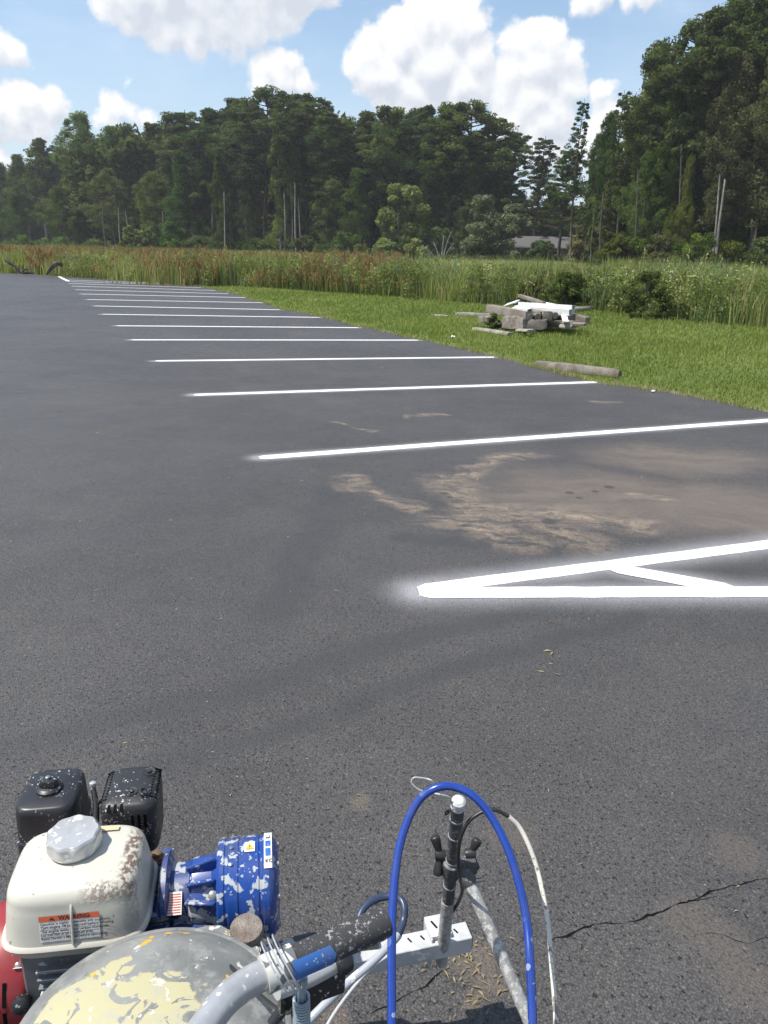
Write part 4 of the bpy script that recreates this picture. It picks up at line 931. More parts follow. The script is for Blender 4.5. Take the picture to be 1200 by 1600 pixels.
# straw, leaf bits and stones scattered over the asphalt
def scatter_bits():
    vs, fs, cv = [], [], []
    def bit(p, L, w, a, c, z=.002):
        i = len(vs); d = Vector((math.cos(a), math.sin(a), 0)); n_ = Vector((-d.y, d.x, 0)); h = random.uniform(.001, .006)
        vs.extend([tuple(p - d * L + Vector((0, 0, z))), tuple(p - n_ * w + Vector((0, 0, z + h))), tuple(p + d * L + Vector((0, 0, z))), tuple(p + n_ * w + Vector((0, 0, z + h * .6)))]); fs.extend([i, i + 1, i + 2, i + 3]); cv.extend([c] * 4)
    for _ in range(170):
        py = random.uniform(640, 1590); px = random.uniform(0, 1200); p = G(px, py); s = random.uniform(.6, 1.5) * max(.5, min(2, p.length / 3))
        bit(p, .005 * s * random.uniform(.8, 2.2), .0018 * s, random.uniform(0, 6.28), random.choice([.86, .86, .6, .97]))
    for _ in range(70):
        p = G(random.gauss(745, 32), random.gauss(1518, 34)); bit(p, random.uniform(.004, .016), random.uniform(.0008, .0025), random.uniform(0, 6.28), random.choice([.86, .86, .90, .91, .89]), .004)
    for _ in range(50):
        p = G(random.gauss(700, 24), random.gauss(1495, 10)); bit(p, random.uniform(.003, .010), random.uniform(.001, .002), random.uniform(0, 6.28), .86, .004)
    for px, py, L in ((360,1244,.006),(345,968,.012),(855,1018,.02),(862,1022,.015),(597,575,.04),(450,840,.01),(845,1050,.015),(870,1055,.014),(1150,1425,.009),(125,815,.015),(300,905,.012),(560,1244,.01)):
        bit(G(px, py), L, L * .3, random.uniform(0, 6.28), .86, .003)
    tag(link('ground_litter', np_mesh('ground_litter', vs, fs, 4, {'v': cv}), REED), 'scattered straw and leaf bits on the asphalt', 'debris', kind='stuff')
scatter_bits()

# ------------------------------------------------------------------ the line striping machine
def m_splat(base, thr=.60, sc=26, col=(.62, .63, .62), rough=.4, metal=0, dirt=.0):
    def fn(k, b):
        p = obco(k)
        w = k.v('ADD', p, k.v('SCALE', k.v('SUBTRACT', k.noise(p, sc * 1.5, 3, .6, out=1), (.5, .5, .5)), scale=.018))
        n1 = k.ss(k.noise(w, sc, 2, .5), thr, thr + .025)
        v = k.voro(w, sc * 3.2); sz = k.new('ShaderNodeTexVoronoi'); k.l.new(w, sz.inputs[0]); sz.inputs['Scale'].default_value = sc * 3.2
        dots = k.m('LESS_THAN', v, k.m('MULTIPLY', k.m('POWER', k.sep(sz.outputs['Color'])[0], 1.6), .42))
        dens = k.ss(k.noise(p, sc * .35, 2, .5), .42, .6)
        mk = k.m('MAXIMUM', n1, k.m('MULTIPLY', dots, dens))
        c = base
        if dirt: c = k.mix(k.m('MULTIPLY', k.ss(k.noise(p, 11, 5, .7), .42, .72), dirt), base, (.12, .11, .10))
        k.l.new(k.mix(mk, c, col), b.inputs['Base Color'])
        k.l.new(k.mix(mk, (rough,) * 3, (.75,) * 3), b.inputs['Roughness'])
        if metal: k.l.new(k.m('MULTIPLY', k.m('SUBTRACT', 1, mk), metal), b.inputs['Metallic'])
        k.l.new(k.bump(mk, .4, .0012), b.inputs['Normal'])
    return fn
def m_tank(k, b):
    p = obco(k); n_ = k.noise(p, 9, 5, .65); f = k.noise(p, 120, 3, .7)
    c = k.mix(k.m('MULTIPLY', k.ss(n_, .38, .7), .45), (.52, .50, .43), (.40, .38, .315))
    x, y, z = k.sep(k.v('SUBTRACT', p, tuple(TC)))
    # chipped and rusty band at the right rim of the tank top
    q = k.v('SUBTRACT', p, tuple(TC)); u = k.v('DOT_PRODUCT', q, tuple(EX)); v = k.v('DOT_PRODUCT', q, tuple(EY))
    wv = k.m('ADD', u, k.m('MULTIPLY', k.m('SUBTRACT', k.noise(p, 45, 4, .7), .5), .03))
    band = k.m('MULTIPLY', k.ss(wv, .068, .082), k.ss(wv, .106, .093))
    band = k.m('MULTIPLY', band, k.ss(v, .075, .03)); band = k.m('MULTIPLY', band, k.ss(v, -.085, -.06))
    b2 = k.m('MULTIPLY', k.ss(k.m('ADD', v, k.m('MULTIPLY', k.m('SUBTRACT', k.noise(p, 50, 4, .7), .5), .03)), -.058, -.068), k.m('MULTIPLY', k.ss(u, .0, .05), k.ss(z, -.035, -.018)))
    rust = k.m('MULTIPLY', k.m('MAXIMUM', band, k.m('MULTIPLY', b2, .8)), k.ss(f, .40, .56))
    c = k.mix(k.m('MULTIPLY', rust, .9), c, (.10, .055, .035))
    sp = k.m('MULTIPLY', k.ss(k.noise(p, 75, 2, .5), .69, .72), .7); c = k.mix(sp, c, (.20, .17, .13))
    bl = k.m('MULTIPLY', k.ss(k.v('LENGTH', k.v('MULTIPLY', k.v('SUBTRACT', p, tuple(BLUEP)), (1, 1.6, 2.6))), .024, .006), k.ss(k.noise(p, 90, 3, .6), .47, .53))
    c = k.mix(bl, c, (.08, .22, .48))
    k.l.new(c, b.inputs['Base Color']); k.l.new(k.bump(k.m('SUBTRACT', n_, rust), .25, .003), b.inputs['Normal'])
def m_hopper(k, b):
    p = obco(k); n_ = k.noise(p, 7, 5, .65)
    c = k.mix(k.ss(n_, .35, .7), (.13, .135, .128), (.23, .235, .22))
    scr = k.ss(k.noise(k.v('MULTIPLY', p, (60, 9, 20)), 1.0, 3, .6), .62, .72); c = k.mix(k.m('MULTIPLY', scr, .8), c, (.09, .085, .08))
    wv = k.v('ADD', p, k.v('SCALE', k.v('SUBTRACT', k.noise(p, 17, 4, .6, out=1), (.5, .5, .5)), scale=.10))
    def blob(px, py, r, st):
        q = k.v('MULTIPLY', k.v('SUBTRACT', wv, tuple(G(px, py, .60))), st); return k.ss(k.v('LENGTH', q), r, r * .93)
    m1 = blob(205, 1590, .085, (.8, 1.1, 1)); m1 = k.m('MAXIMUM', m1, blob(110, 1590, .055, (1, 1, 1))); m1 = k.m('MAXIMUM', m1, blob(265, 1590, .05, (1, .8, 1)))
    m1 = k.m('MAXIMUM', m1, blob(190, 1528, .04, (.8, 1.6, 1))); m1 = k.m('MAXIMUM', m1, blob(230, 1640, .08, (.8, 1.2, 1)))
    m1 = k.m('MULTIPLY', m1, k.ss(k.noise(p, 19, 4, .55, 1.8), .42, .44))
    c = k.mix(m1, c, (.40, .37, .22))
    st = k.ss(k.noise(p, 26, 6, .75), .50, .66); c = k.mix(k.m('MULTIPLY', st, .55), c, (.33, .33, .30)); sp = k.ss(k.noise(wv, 34, 2, .5), .66, .68); c = k.mix(sp, c, (.50, .50, .46))
    orp = k.ss(k.noise(k.v('ADD', p, (3.3, 1.7, .2)), 26, 2, .5), .69, .70); c = k.mix(orp, c, (.62, .35, .05))
    k.l.new(c, b.inputs['Base Color']); k.l.new(k.mix(m1, (.42,) * 3, (.5,) * 3), b.inputs['Roughness'])
    k.l.new(k.bump(k.m('ADD', k.m('MULTIPLY', m1, .6), n_), .35, .004), b.inputs['Normal'])
YAW = R(9); EX = Vector((math.cos(YAW), math.sin(YAW), 0)); EY = Vector((-math.sin(YAW), math.cos(YAW), 0)); EZ = Vector((0, 0, 1))
TC = G(122, 1335, .63); BLUEP = G(75, 1375, .60)
def L(p, u=0, v=0, w=0): return p + EX * u + EY * v + EZ * w
def EM(p): return frame(p, EX, z=EZ)
TANK = mat('tank_cream', rough=.32, spec=.5, fn=m_tank, coat=.15)
BLACKP = mat('black_plastic', rough=.38, spec=.5, fn=m_splat((.018, .019, .021), .76, 55, (.5, .5, .5), .38))
MUFF = mat('muffler_black', rough=.45, fn=m_splat((.022, .022, .023), .70, 60, (.5, .5, .49), .42))
BLUE = mat('pump_blue', rough=.3, spec=.5, fn=m_splat((.010, .050, .24), .565, 42, (.34, .37, .39), .3, dirt=.55), coat=.2)
BLUED = mat('pump_blue_dark', rough=.35, fn=m_splat((.018, .045, .18), .57, 34, (.32, .34, .36), .4, dirt=.6))
REDM = mat('engine_red', rough=.4, fn=m_splat((.26, .02, .025), .72, 26, (.5, .4, .4), .38, dirt=.4))
ALU = mat('engine_alloy', rough=.5, fn=m_splat((.24, .25, .26), .66, 30, (.5, .5, .5), .45, .5, .5))
CHROME = mat('worn_chrome', rough=.28, fn=m_splat((.50, .50, .49), .60, 42, (.52, .51, .48), .32, .45, .3))
HOPM = mat('hopper_grey', rough=.4, spec=.5, fn=m_hopper)
STEEL = mat('handlebar_steel', rough=.33, fn=m_splat((.46, .47, .48), .66, 34, (.55, .55, .53), .32, .35, .3))
GRIP = mat('black_foam_grip', rough=.85, fn=m_splat((.035, .035, .037), .60, 130, (.26, .26, .26), .85))
SLEEVE = mat('painted_sleeve', rough=.45, fn=m_splat((.16, .17, .17), .50, 30, (.50, .50, .46), .4, .3, .3))
BLUET = mat('blue_tape', rough=.5, fn=m_splat((.02, .11, .36), .66, 60, (.25, .3, .36), .5, dirt=.35))
HOSE = mat('blue_hose', rough=.25, fn=m_splat((.008, .04, .25), .74, 17, (.25, .30, .42), .25, dirt=.25), coat=.6)
HOSED = mat('dark_hose', (.03, .045, .085), .35)
WHITET = mat('white_tube', rough=.55, fn=m_splat((.55, .53, .46), .58, 60, (.20, .18, .15), .5))
GREYT = mat('grey_tube', rough=.45, fn=m_splat((.33, .35, .37), .6, 40, (.6, .6, .6), .4))
DARKT = mat('black_tube', (.02, .02, .02), .4)
RODD = mat('rod_dark', rough=.5, fn=m_splat((.06, .06, .062), .63, 110, (.24, .24, .23), .5))
RODL = mat('rod_overspray', rough=.6, fn=m_splat((.30, .305, .295), .53, 110, (.44, .44, .42), .6, 0, .6))
BEAMM = mat('beam_white', rough=.5, fn=m_splat((.46, .475, .48), .62, 40, (.58, .58, .57), .5, 0, .35))
CORK = mat('brown_cap', rough=.8, fn=m_conc((.16, .125, .10), (.30, .26, .22), 25))
STICK = mat('sticker_white', (.66, .66, .63), .45); INK = mat('ink_black', (.03, .03, .03), .5); ORNG = mat('sticker_red_orange', (.60, .12, .05), .45); YEL = mat('sticker_yellow', (.70, .42, .04), .45)
SILV = mat('bolt_steel', (.35, .35, .35), .35, .8); SLOT = mat('slot_shade', (.004, .004, .004), .8, spec=.1); ZINC = mat('spring_zinc', rough=.3, metal=.6, color=(.36, .44, .50))  # slots: raised black boxes painting the shade inside open recesses
RUSTB = mat('rusty_bolt', (.14, .09, .05), .7, .3)

machine = empty('line_striper', (-.35, 1.0, 0)); tag(machine, 'paint splattered line striping machine with a petrol engine, blue pump and grey hopper', 'line striper')
def P_(o, label=None):
    if label: o['label'] = label
    return o
# -- fuel tank
hx, hy = .112, .080
secs = [(-.120, .104, .085, 4), (-.118, .110, .091, 5), (-.106, .1145, .0955, 5), (-.102, .1165, .0975, 5), (-.0985, .118, .099, 5), (-.095, .1165, .0975, 5), (-.092, .112, .094, 5)]
for i in range(1, 8): t = i / 8; secs.append((-.092 + .062 * t, .112 - .007 * t, .094 - .012 * t, 4.8))
for i in range(0, 9): a = PI / 2 * i / 8; secs.append((-.030 + .027 * math.sin(a), .105 - .020 * (1 - math.cos(a)), .082 - .020 * (1 - math.cos(a)), 4.4))
secs += [(-.0015, .066, .046, 3.8), (.0, .038, .025, 3), (.0005, .01, .008, 2)]
TM = EM(TC)
tank = P_(loft('fuel_tank', secs, TM, TANK, machine, 80, 30), 'cream steel fuel tank with rust chips along its right rim')
cc = G(117, 1319, .635)
def capmod(a, r, z): return 1 + (.030 * math.cos(9 * a) if r > .03 and z > .006 else 0)
cap = lathe('fuel_cap', [(.040, -.004), (.043, .0), (.0445, .005), (.043, .009), (.043, .020), (.0415, .025), (.0385, .0275), (.033, .0270), (.012, .0285), (.006, .0270), (.001, .0270)], axis_z(cc, (0, 0, 1)), CHROME, tank, 96, capmod)
def on_tank(u, v, off=.0012):            # point on the tank's near face: u sideways, v up the slope 0..1
    z = -.090 + .058 * v; y = -(.0925 - .011 * v); n_ = Vector((0, -.98, .19)); return TM @ (Vector((u, y, z)) + n_ * (off + .0008))
def quad(name, pts, mt, parent):
    bm = bmesh.new(); bm.faces.new([bm.verts.new(p) for p in pts]); return bm_obj(name, bm, mt, parent, sm=False)
def text_mesh(s, size, M, mt, bold=0.0):
    cu = bpy.data.curves.new('t', 'FONT'); cu.body = s; cu.size = size; cu.offset = bold; cu.resolution_u = 2; o = bpy.data.objects.new('t', cu); C.objects.link(o)
    bpy.context.view_layer.update(); me = bpy.data.meshes.new_from_object(o.evaluated_get(bpy.context.evaluated_depsgraph_get())); bpy.data.objects.remove(o); me.transform(M); return me
def join_mesh(name, meshes, mt, parent):
    bm = bmesh.new()
    for m in meshes: bm.from_mesh(m)
    me = bpy.data.meshes.new(name); bm.to_mesh(me); bm.free(); me.materials.clear(); return link(name, me, mt, parent)
u0, u1, v0, v1 = -.046, .046, .10, .86
quad('warning_label', [on_tank(u0, v0), on_tank(u1, v0), on_tank(u1, v1), on_tank(u0, v1)], STICK, tank)['label'] = 'white safety label with an orange red heading'
quad('label_heading', [on_tank(u0, .70, .0016), on_tank(u1, .70, .0016), on_tank(u1, v1, .0016), on_tank(u0, v1, .0016)], ORNG, tank)
xa = (on_tank(1, 0) - on_tank(0, 0)).normalized(); ya = (on_tank(0, 1) - on_tank(0, 0)).normalized()
def TMx(u, v, off=.0021): return frame(on_tank(u, v, off), xa, y=ya)
ms = [text_mesh(s, .0062, TMx(-.044, v, .0022), INK, .0001) for s, v in (('Gasoline is highly flammable and explosive.', .60), ('Turn engine off and let cool before refueling.', .50), ('The engine emits toxic carbon monoxide.', .385), ('Do not run in an enclosed area.', .28), ("Read Owner's Manual before operation.", .175))]
mm = [text_mesh('\u26a0 WARNING' if False else 'WARNING', .0098, TMx(-.016, .735, .0024), INK, .0003)]
for v in (.345, .47, .25):
    bm = bmesh.new(); bm.faces.new([bm.verts.new(p) for p in (on_tank(u0 + .001, v - .007, .0021), on_tank(u1 - .001, v - .007, .0021), on_tank(u1 - .001, v + .002, .0021), on_tank(u0 + .001, v + .002, .0021))]); q = bpy.data.meshes.new('r'); bm.to_mesh(q); bm.free(); ms.append(q)
bm = bmesh.new(); bm.faces.new([bm.verts.new(on_tank(-.026 + a * .005, .745 + b_ * .08, .0023)) for a, b_ in ((-1, 0), (1, 0), (0, 1))]); q = bpy.data.meshes.new('r'); bm.to_mesh(q); bm.free(); mm.append(q)
join_mesh('label_text', ms + mm, INK, tank)
# seam running over the label and small screws at the rim
tube('seam', [on_tank(.004, -.02, .003), on_tank(.004, .5, .0025), on_tank(.004, 1.0, .0015), TM @ Vector((.004, -.066, -.008))], .0022, TANK, tank, 8)
yl = L(TC, .035, .056, .0012); quad('small_label', [yl + EX * -.022 + EY * -.006, yl + EX * .022 + EY * -.006, yl + EX * .022 + EY * .005, yl + EX * -.022 + EY * .005], mat('faded_yellow', (.50, .44, .25), .5), tank)
lathe('side_bolt', [(.006, 0), (.006, .008), (.004, .01)], axis_z(L(TC, -.095, .052, -.055), -EX), SILV, tank, 12)
# -- air cleaner
AC = G(79, 1231, .60)
secs = [(-.110, .060, .068, 5), (-.075, .060, .068, 5), (-.072, .0575, .0655, 5), (-.016, .0555, .0635, 5), (-.007, .054, .062, 5), (-.002, .051, .059, 5), (0, .047, .055, 5), (.001, .02, .022, 3)]
ac = loft('air_cleaner', secs, EM(AC), BLACKP, machine, 64)
kc = G(77, 1231, .603)
lathe('knob_base', [(.024, -.004), (.024, .003), (.020, .006), (.018, .007)], axis_z(kc, (0, 0, 1)), BLACKP, ac, 32)
lathe('wing_knob', [(.016, .006), (.016, .014), (.013, .020), (.006, .021)], axis_z(kc, (0, 0, 1)), BLACKP, ac, 48, lambda a, r, z: .72 + .42 * abs(math.cos(a)) ** 1.5)
lathe('knob_bolt', [(.0045, .02), (.0045, .026), (.002, .027)], axis_z(kc, (0, 0, 1)), SILV, ac, 12)
# -- muffler guard
MC = G(205, 1226, .60)
secs = [(-.115, .050, .060, 5), (-.028, .0535, .064, 5), (-.012, .0525, .063, 5.5), (-.004, .048, .059, 5.5), (0, .042, .053, 5.5), (.0015, .02, .024, 3)]
mf = loft('muffler_guard', secs, EM(MC), MUFF, machine, 64)
for side in (-1, 1):
    for i in range(11):
        box('vent_slot', .016, .0035, .003, EM(L(MC, side * .0455, -.036 + i * .0082, -.0045)) @ Matrix.Rotation(side * R(38), 4, 'Y') @ Matrix.Rotation(side * R(18), 4, 'Z'), SLOT, mf, 0)
for i in range(3): box('vent_slot', .005, .014, .003, EM(L(MC, -.032 + i * .0115, -.0585, -.0055)) @ Matrix.Rotation(R(40), 4, 'X'), SLOT, mf, 0)
for i in range(3): box('vent_slot', .005, .003, .03, EM(L(MC, .010 + i * .0115, -.0635, -.035)), SLOT, mf, 0)
for u, v in ((.004, -.024), (.030, .032)):
    p = L(MC, u, v, .000); lathe('screw_boss', [(.0135, .0), (.012, .0035), (.009, .0025), (.0045, .0026), (.0045, .006), (.002, .0062)], axis_z(p, (0, 0, 1)), MUFF, mf, 24)
lathe('spark_stub', [(.007, -.002), (.0075, .012), (.005, .014), (.004, .010)], axis_z(L(MC, .028, -.034, 0), (.1, -.2, 1)), MUFF, mf, 16)
# -- throttle lever between them
lv = tube('throttle_lever', [G(149, 1285, .54), G(150, 1262, .56), G(148, 1245, .575), G(145, 1228, .59)], .0055, MUFF, machine, 10, rfun=lambda q: .0075 - .003 * q)
lathe('lever_tip', [(.0045, -.006), (.0065, -.003), (.0065, .004), (.004, .006)], axis_z(G(145, 1226, .592), (0, .2, 1)), GREYT, lv, 16)
tube('bracket_bar', [G(128, 1290, .54), G(140, 1275, .55), G(156, 1250, .57)], .004, MUFF, machine, 8)
# -- engine block and red shroud below the tank
box('engine_block', .20, .17, .17, EM(L(TC, .01, .01, -.125 - .085)), ALU, machine, .012, 3)
for i in range(7): box('cooling_fin', .15, .012, .006, EM(L(TC, .015, -.09, -.145 - i * .018)), ALU, machine, .001, 1)
box('carburettor_box', .07, .04, .05, EM(L(TC, .055, -.075, -.165)), ALU, machine, .008, 3)
sc_ = L(G(38, 1530, .375), 0, .03, 0)
sh = lathe('fan_shroud', [(.085, -.07), (.105, -.06), (.112, -.035), (.112, .02), (.104, .030), (.085, .034), (.02, .034)], axis_z(sc_, EX), REDM, machine, 40)
lathe('starter_cover', [(.06, .0), (.088, .004), (.092, .02), (.088, .05), (.07, .06), (.03, .062)], axis_z(L(sc_, -.07), -EX), REDM, machine, 40)
for i in range(6):
    a = R(-62 + i * 13); c = L(sc_, -.095) + (-EY * math.cos(a) + EZ * math.sin(a)) * .0925
    box('starter_vent', .030, .0065, .004, frame(c, EX, y=(EY * math.sin(a) + EZ * math.cos(a))), SLOT, machine, 0)
for i in range(4):
    for q in range(2):
        a = R(2 + q * 24); c = L(sc_, -.045 + i * .013) + (-EY * math.cos(a) + EZ * math.sin(a)) * .1115
        box('shroud_slot', .0055, .038, .003, frame(c, EX, z=(-EY * math.cos(a) + EZ * math.sin(a))), SLOT, machine, 0)
for u_, a_, r_ in ((.022, 18, .015), (-.052, 52, .012), (.012, 48, .005), (-.03, 58, .005)):
    d = -EY * math.cos(R(a_)) + EZ * math.sin(R(a_)); lathe('shroud_bolt' if r_ < .01 else 'rubber_plug', [(r_, 0), (r_, r_ * .8), (r_ * .6, r_ * 1.1)], axis_z(L(sc_, u_) + d * .108, d), SILV if r_ < .01 else BLACKP, machine, 16)
lathe('engine_switch', [(.016, 0), (.016, .012), (.012, .015)], axis_z(L(sc_, .02, -.085, -.045), -EY + EZ * .3), BLACKP, machine, 24)
box('engine_sticker', .016, .001, .008, frame(L(sc_, .015, -.079, .082), EX, y=(-EY * .7 + EZ * .72)) @ Matrix.Rotation(R(90), 4, 'X'), STICK, machine, 0)
tube('shroud_strap', [L(sc_, -.045, -.116, -.08), L(sc_, -.042, -.119, -.02), L(sc_, -.040, -.108, .04), L(sc_, -.038, -.07, .095)], .005, ALU, machine, 8)
# -- blue pump drive
PA = G(392, 1385, .50)
def X_(u): return L(PA, u)
drum = lathe('pump_drum', [(.05, -.056), (.083, -.056), (.0865, -.052), (.0865, -.044), (.0845, -.042), (.0845, -.038), (.0865, -.036), (.0865, -.020), (.0845, -.018), (.0845, -.012), (.0865, -.010), (.0865, .016), (.0845, .018), (.0845, .023), (.0865, .025), (.0865, .034), (.083, .040), (.072, .048), (.058, .051), (.05, .0505)], axis_z(PA, EX), BLUE, machine, 56, ang=25)
P_(drum, 'blue drum shaped gear housing speckled with white paint')
neck = lathe('drive_neck', [(.054, -.105), (.058, -.100), (.060, -.09), (.062, -.066), (.068, -.058), (.068, -.046)], axis_z(PA, EX), BLUE, machine, 40, lambda a, r, z: 1 + .05 * math.cos(4 * a + .6), ang=25)
lathe('bell_housing', [(.062, -.155), (.072, -.150), (.074, -.142), (.052, -.135), (.054, -.105), (.05, -.10)], axis_z(PA, EX), BLUED, machine, 40, ang=25)
for i in range(8):
    a = i * PI / 4 + .3; d = EY * math.cos(a) + EZ * math.sin(a); lathe('housing_bolt', [(.005, 0), (.005, .006), (.003, .0065)], axis_z(PA + EX * .046 + d * .068, EX), SILV, drum, 8)
for i in range(3):
    a = R(100 + i * 25); d = EY * math.cos(a) + EZ * math.sin(a); box('rib', .056, .006, .030, frame(PA + EX * -.080 + d * .064, EX + d * .42, z=d), BLUE, neck, .002, 1)
mb = box('mount_block', .040, .075, .05, EM(L(G(252, 1352, .52), 0, 0, -.02)), BLUE, machine, .006, 2)
for i, (r_, z_) in enumerate([(.0145, 0), (.013, .004), (.011, .008)]): pass
lathe('block_bolt', [(.0155, .0), (.0155, .003), (.012, .0035), (.012, .007), (.0085, .0075), (.0085, .015), (.005, .017)], axis_z(G(246, 1342, .53), (0, 0, 1)), RUSTB, mb, 20)
box('pump_base', .115, .12, .10, EM(L(PA, -.125, -.01, -.062)), BLUED, machine, .012, 3)
box('side_body', .055, .09, .12, EM(L(PA, -.165, -.03, -.045)), BLUED, machine, .01, 3)
lathe('grease_boss', [(.008, 0), (.008, .008), (.005, .010)], axis_z(L(PA, -.062, -.052, .040), EZ - EY), ALU, neck, 16)
# stickers on the drum (curved patches)
def drum_patch(name, x0, x1, a0, a1, off, mt, n=10):
    bm = bmesh.new(); prev = None
    for i in range(n + 1):
        a = R(a0 + (a1 - a0) * i / n); d = -EY * math.cos(a) + EZ * math.sin(a); row = [bm.verts.new(PA + EX * x + d * (.0865 + off)) for x in (x0, x1)]
        if prev: bm.faces.new((prev[0], prev[1], row[1], row[0]))
        prev = row
    return bm_obj(name, bm, mt, drum, sm=True)
drum_patch('long_label', .026, .040, 62, 122, .0022, STICK); drum_patch('label_mark', .0285, .0375, 76, 86, .0030, BLUET); drum_patch('label_mark', .0285, .0375, 89, 98, .0030, BLUET); drum_patch('label_mark', .0295, .0365, 103, 110, .0030, INK); drum_patch('label_mark', .0305, .0355, 104.5, 108.5, .0036, STICK)
drum_patch('hazard_label', -.008, .010, 84, 100, .0018, STICK)
a = R(92); d = -EY * math.cos(a) + EZ * math.sin(a); tx = -EY * -math.sin(a) * -1; t2 = (EY * math.sin(a) + EZ * math.cos(a)); c0 = PA + EX * .001 + d * (.0865 + .0030)
quad('hazard_triangle', [c0 - EX * .007 - t2 * .008, c0 + EX * .007 - t2 * .008, c0 + t2 * .008], YEL, drum)
join_mesh('label_letters', [text_mesh('!', .012, frame(c0 - EX * .0018 - t2 * .0072 + d * .0006, EX, y=t2), INK)], INK, drum)
a = R(68); d = -EY * math.cos(a) + EZ * math.sin(a); t2 = (EY * math.sin(a) + EZ * math.cos(a)); c1 = PA + EX * .028 + d * (.0865 + .0034)
join_mesh('label_letters', [text_mesh('KC', .009, frame(c1, EX, y=t2), INK, .0002)], INK, drum)
# small striped data label on the bell housing
c2 = G(270, 1412, .53); lb_ = box('data_label', .030, .001, .036, frame(c2, EX, z=(EY * .75 + EZ * .66)), STICK, machine, 0)
for i in range(8): box('label_line', .026, .0009, .0014, frame(c2 - (EY * .75 + EZ * .66).normalized() * (.014 - i * .004) - Vector((0, .66, -.75)).normalized() * .0009, EX, z=(EY * .75 + EZ * .66)), ORNG, lb_, 0)
tube('spark_wire', [L(TC, .10, -.04, -.12), L(TC, .135, -.06, -.10), L(TC, .15, -.02, -.13), L(TC, .17, .03, -.12)], .0035, DARKT, machine, 10)
tube('throttle_cable', [L(TC, .115, .04, -.10), L(TC, .16, .0, -.16), L(TC, .22, -.12, -.10), G(440, 1580, .74), G(470, 1520, .80)], .0028, DARKT, machine, 8)
for i in range(4):
    a = R(70 + i * 22); d = -EY * math.cos(a) + EZ * math.sin(a); lathe('drum_screw', [(.0035, -.001), (.0035, .0035), (.002, .004)], axis_z(PA + EX * -.031 + d * .086, d), SILV, drum, 10)
# -- hopper
HZ = .56; HC = G(235, 1640, HZ)
hp = lathe('hopper', [(.10, -.26), (.14, -.24), (.178, -.03), (.186, -.012), (.188, 0), (.186, .006)], axis_z(HC, (0, 0, 1)), HOPM, machine, 72)
lid = lathe('hopper_lid', [(.190, -.004), (.1925, .0), (.1925, .007), (.188, .010), (.184, .010), (.180, .014), (.165, .026), (.14, .038), (.11, .047), (.07, .053), (.03, .056), (.004, .056)], axis_z(HC, (0, 0, 1)), HOPM, machine, 96)
P_(lid, 'grey domed hopper lid smeared with pale yellow paint')
# corner flange of the hopper behind the lid
fl = [G(*p, .545) for p in ((296, 1450), (326, 1443), (345, 1443), (408, 1478), (404, 1500), (432, 1560), (440, 1620), (380, 1660), (300, 1560))]
bm = bmesh.new(); lo = [bm.verts.new(p - Vector((0, 0, .05))) for p in fl]; hi = [bm.verts.new(p) for p in fl]
for i in range(len(fl)): bm.faces.new((lo[i], lo[(i + 1) % len(fl)], hi[(i + 1) % len(fl)], hi[i]))
bm.faces.new(hi); bm.faces.new(lo[::-1]); bmesh.ops.bevel(bm, geom=[e for e in bm.edges if all(abs(v.co.z - .545) < 1e-5 for v in e.verts)], offset=.004, segments=2, affect='EDGES')
bm_obj('hopper_flange', bm, HOPM, machine)
lathe('strainer_cap', [(.024, -.07), (.0265, -.002), (.0255, .0), (.020, .0015), (.004, .001)], axis_z(G(385, 1449, .56), (.05, -.12, 1)), CORK, machine, 32)
# -- handlebar
hz_ = .86
bar = tube('handlebar', [G(250, 1760, .90), G(292, 1650, .885), G(325, 1598, .875), G(352, 1563, .87), G(385, 1537, .865), G(425, 1517, hz_), G(470, 1498, hz_), G(600, 1442, hz_)], .0155, STEEL, machine, 24)
A = G(452, 1506, hz_); B = G(604, 1440, hz_)
grip = tube('handle_grip', [A, A.lerp(B, .5), B], .0175, GRIP, bar, 28, 6, rfun=lambda q: .0172 if q < .97 else .0155)
A2 = G(412, 1524, hz_); tube('grip_sleeve', [A2, A2.lerp(A, .5), A.lerp(B, .04)], .0195, SLEEVE, bar, 28)
# blue tape on the camera side of the grip
bm = bmesh.new(); ax = (B - A).normalized(); s_ = ax.cross(Vector((0, 0, 1))).normalized(); t0, t1 = A.lerp(B, -.02), A.lerp(B, .40); prev = None
for i in range(13):
    a_ = R(-8 + 62 * i / 12); d = s_ * math.cos(a_) + Vector((0, 0, 1)) * math.sin(a_); row = [bm.verts.new(q + d * .0205) for q in (t0.lerp(t1, .04 * abs(i - 6) / 6), t1.lerp(t0, .10 * abs(i - 6) / 6))]
    if prev: bm.faces.new((prev[0], prev[1], row[1], row[0]))
    prev = row
P_(bm_obj('blue_tape', bm, BLUET, bar), 'bright blue strip on the dark grip')
# clear ring clamp around the joint
rc = G(440, 1506, .872); rx = ax; bm = bmesh.new()
for off, rr in ((0, .030), (.006, .031), (-.008, .0285)):
    ring = [rc + ax * off + (s_ * math.cos(q) * 1.0 + (Vector((0, 0, 1)) * .9 + ax * -.35) * math.sin(q)) * rr for q in [2 * PI * i / 40 for i in range(41)]]
    bm_tube(bm, ring, .0009, 6)
bm_obj('wire_ring', bm, GREYT, bar)
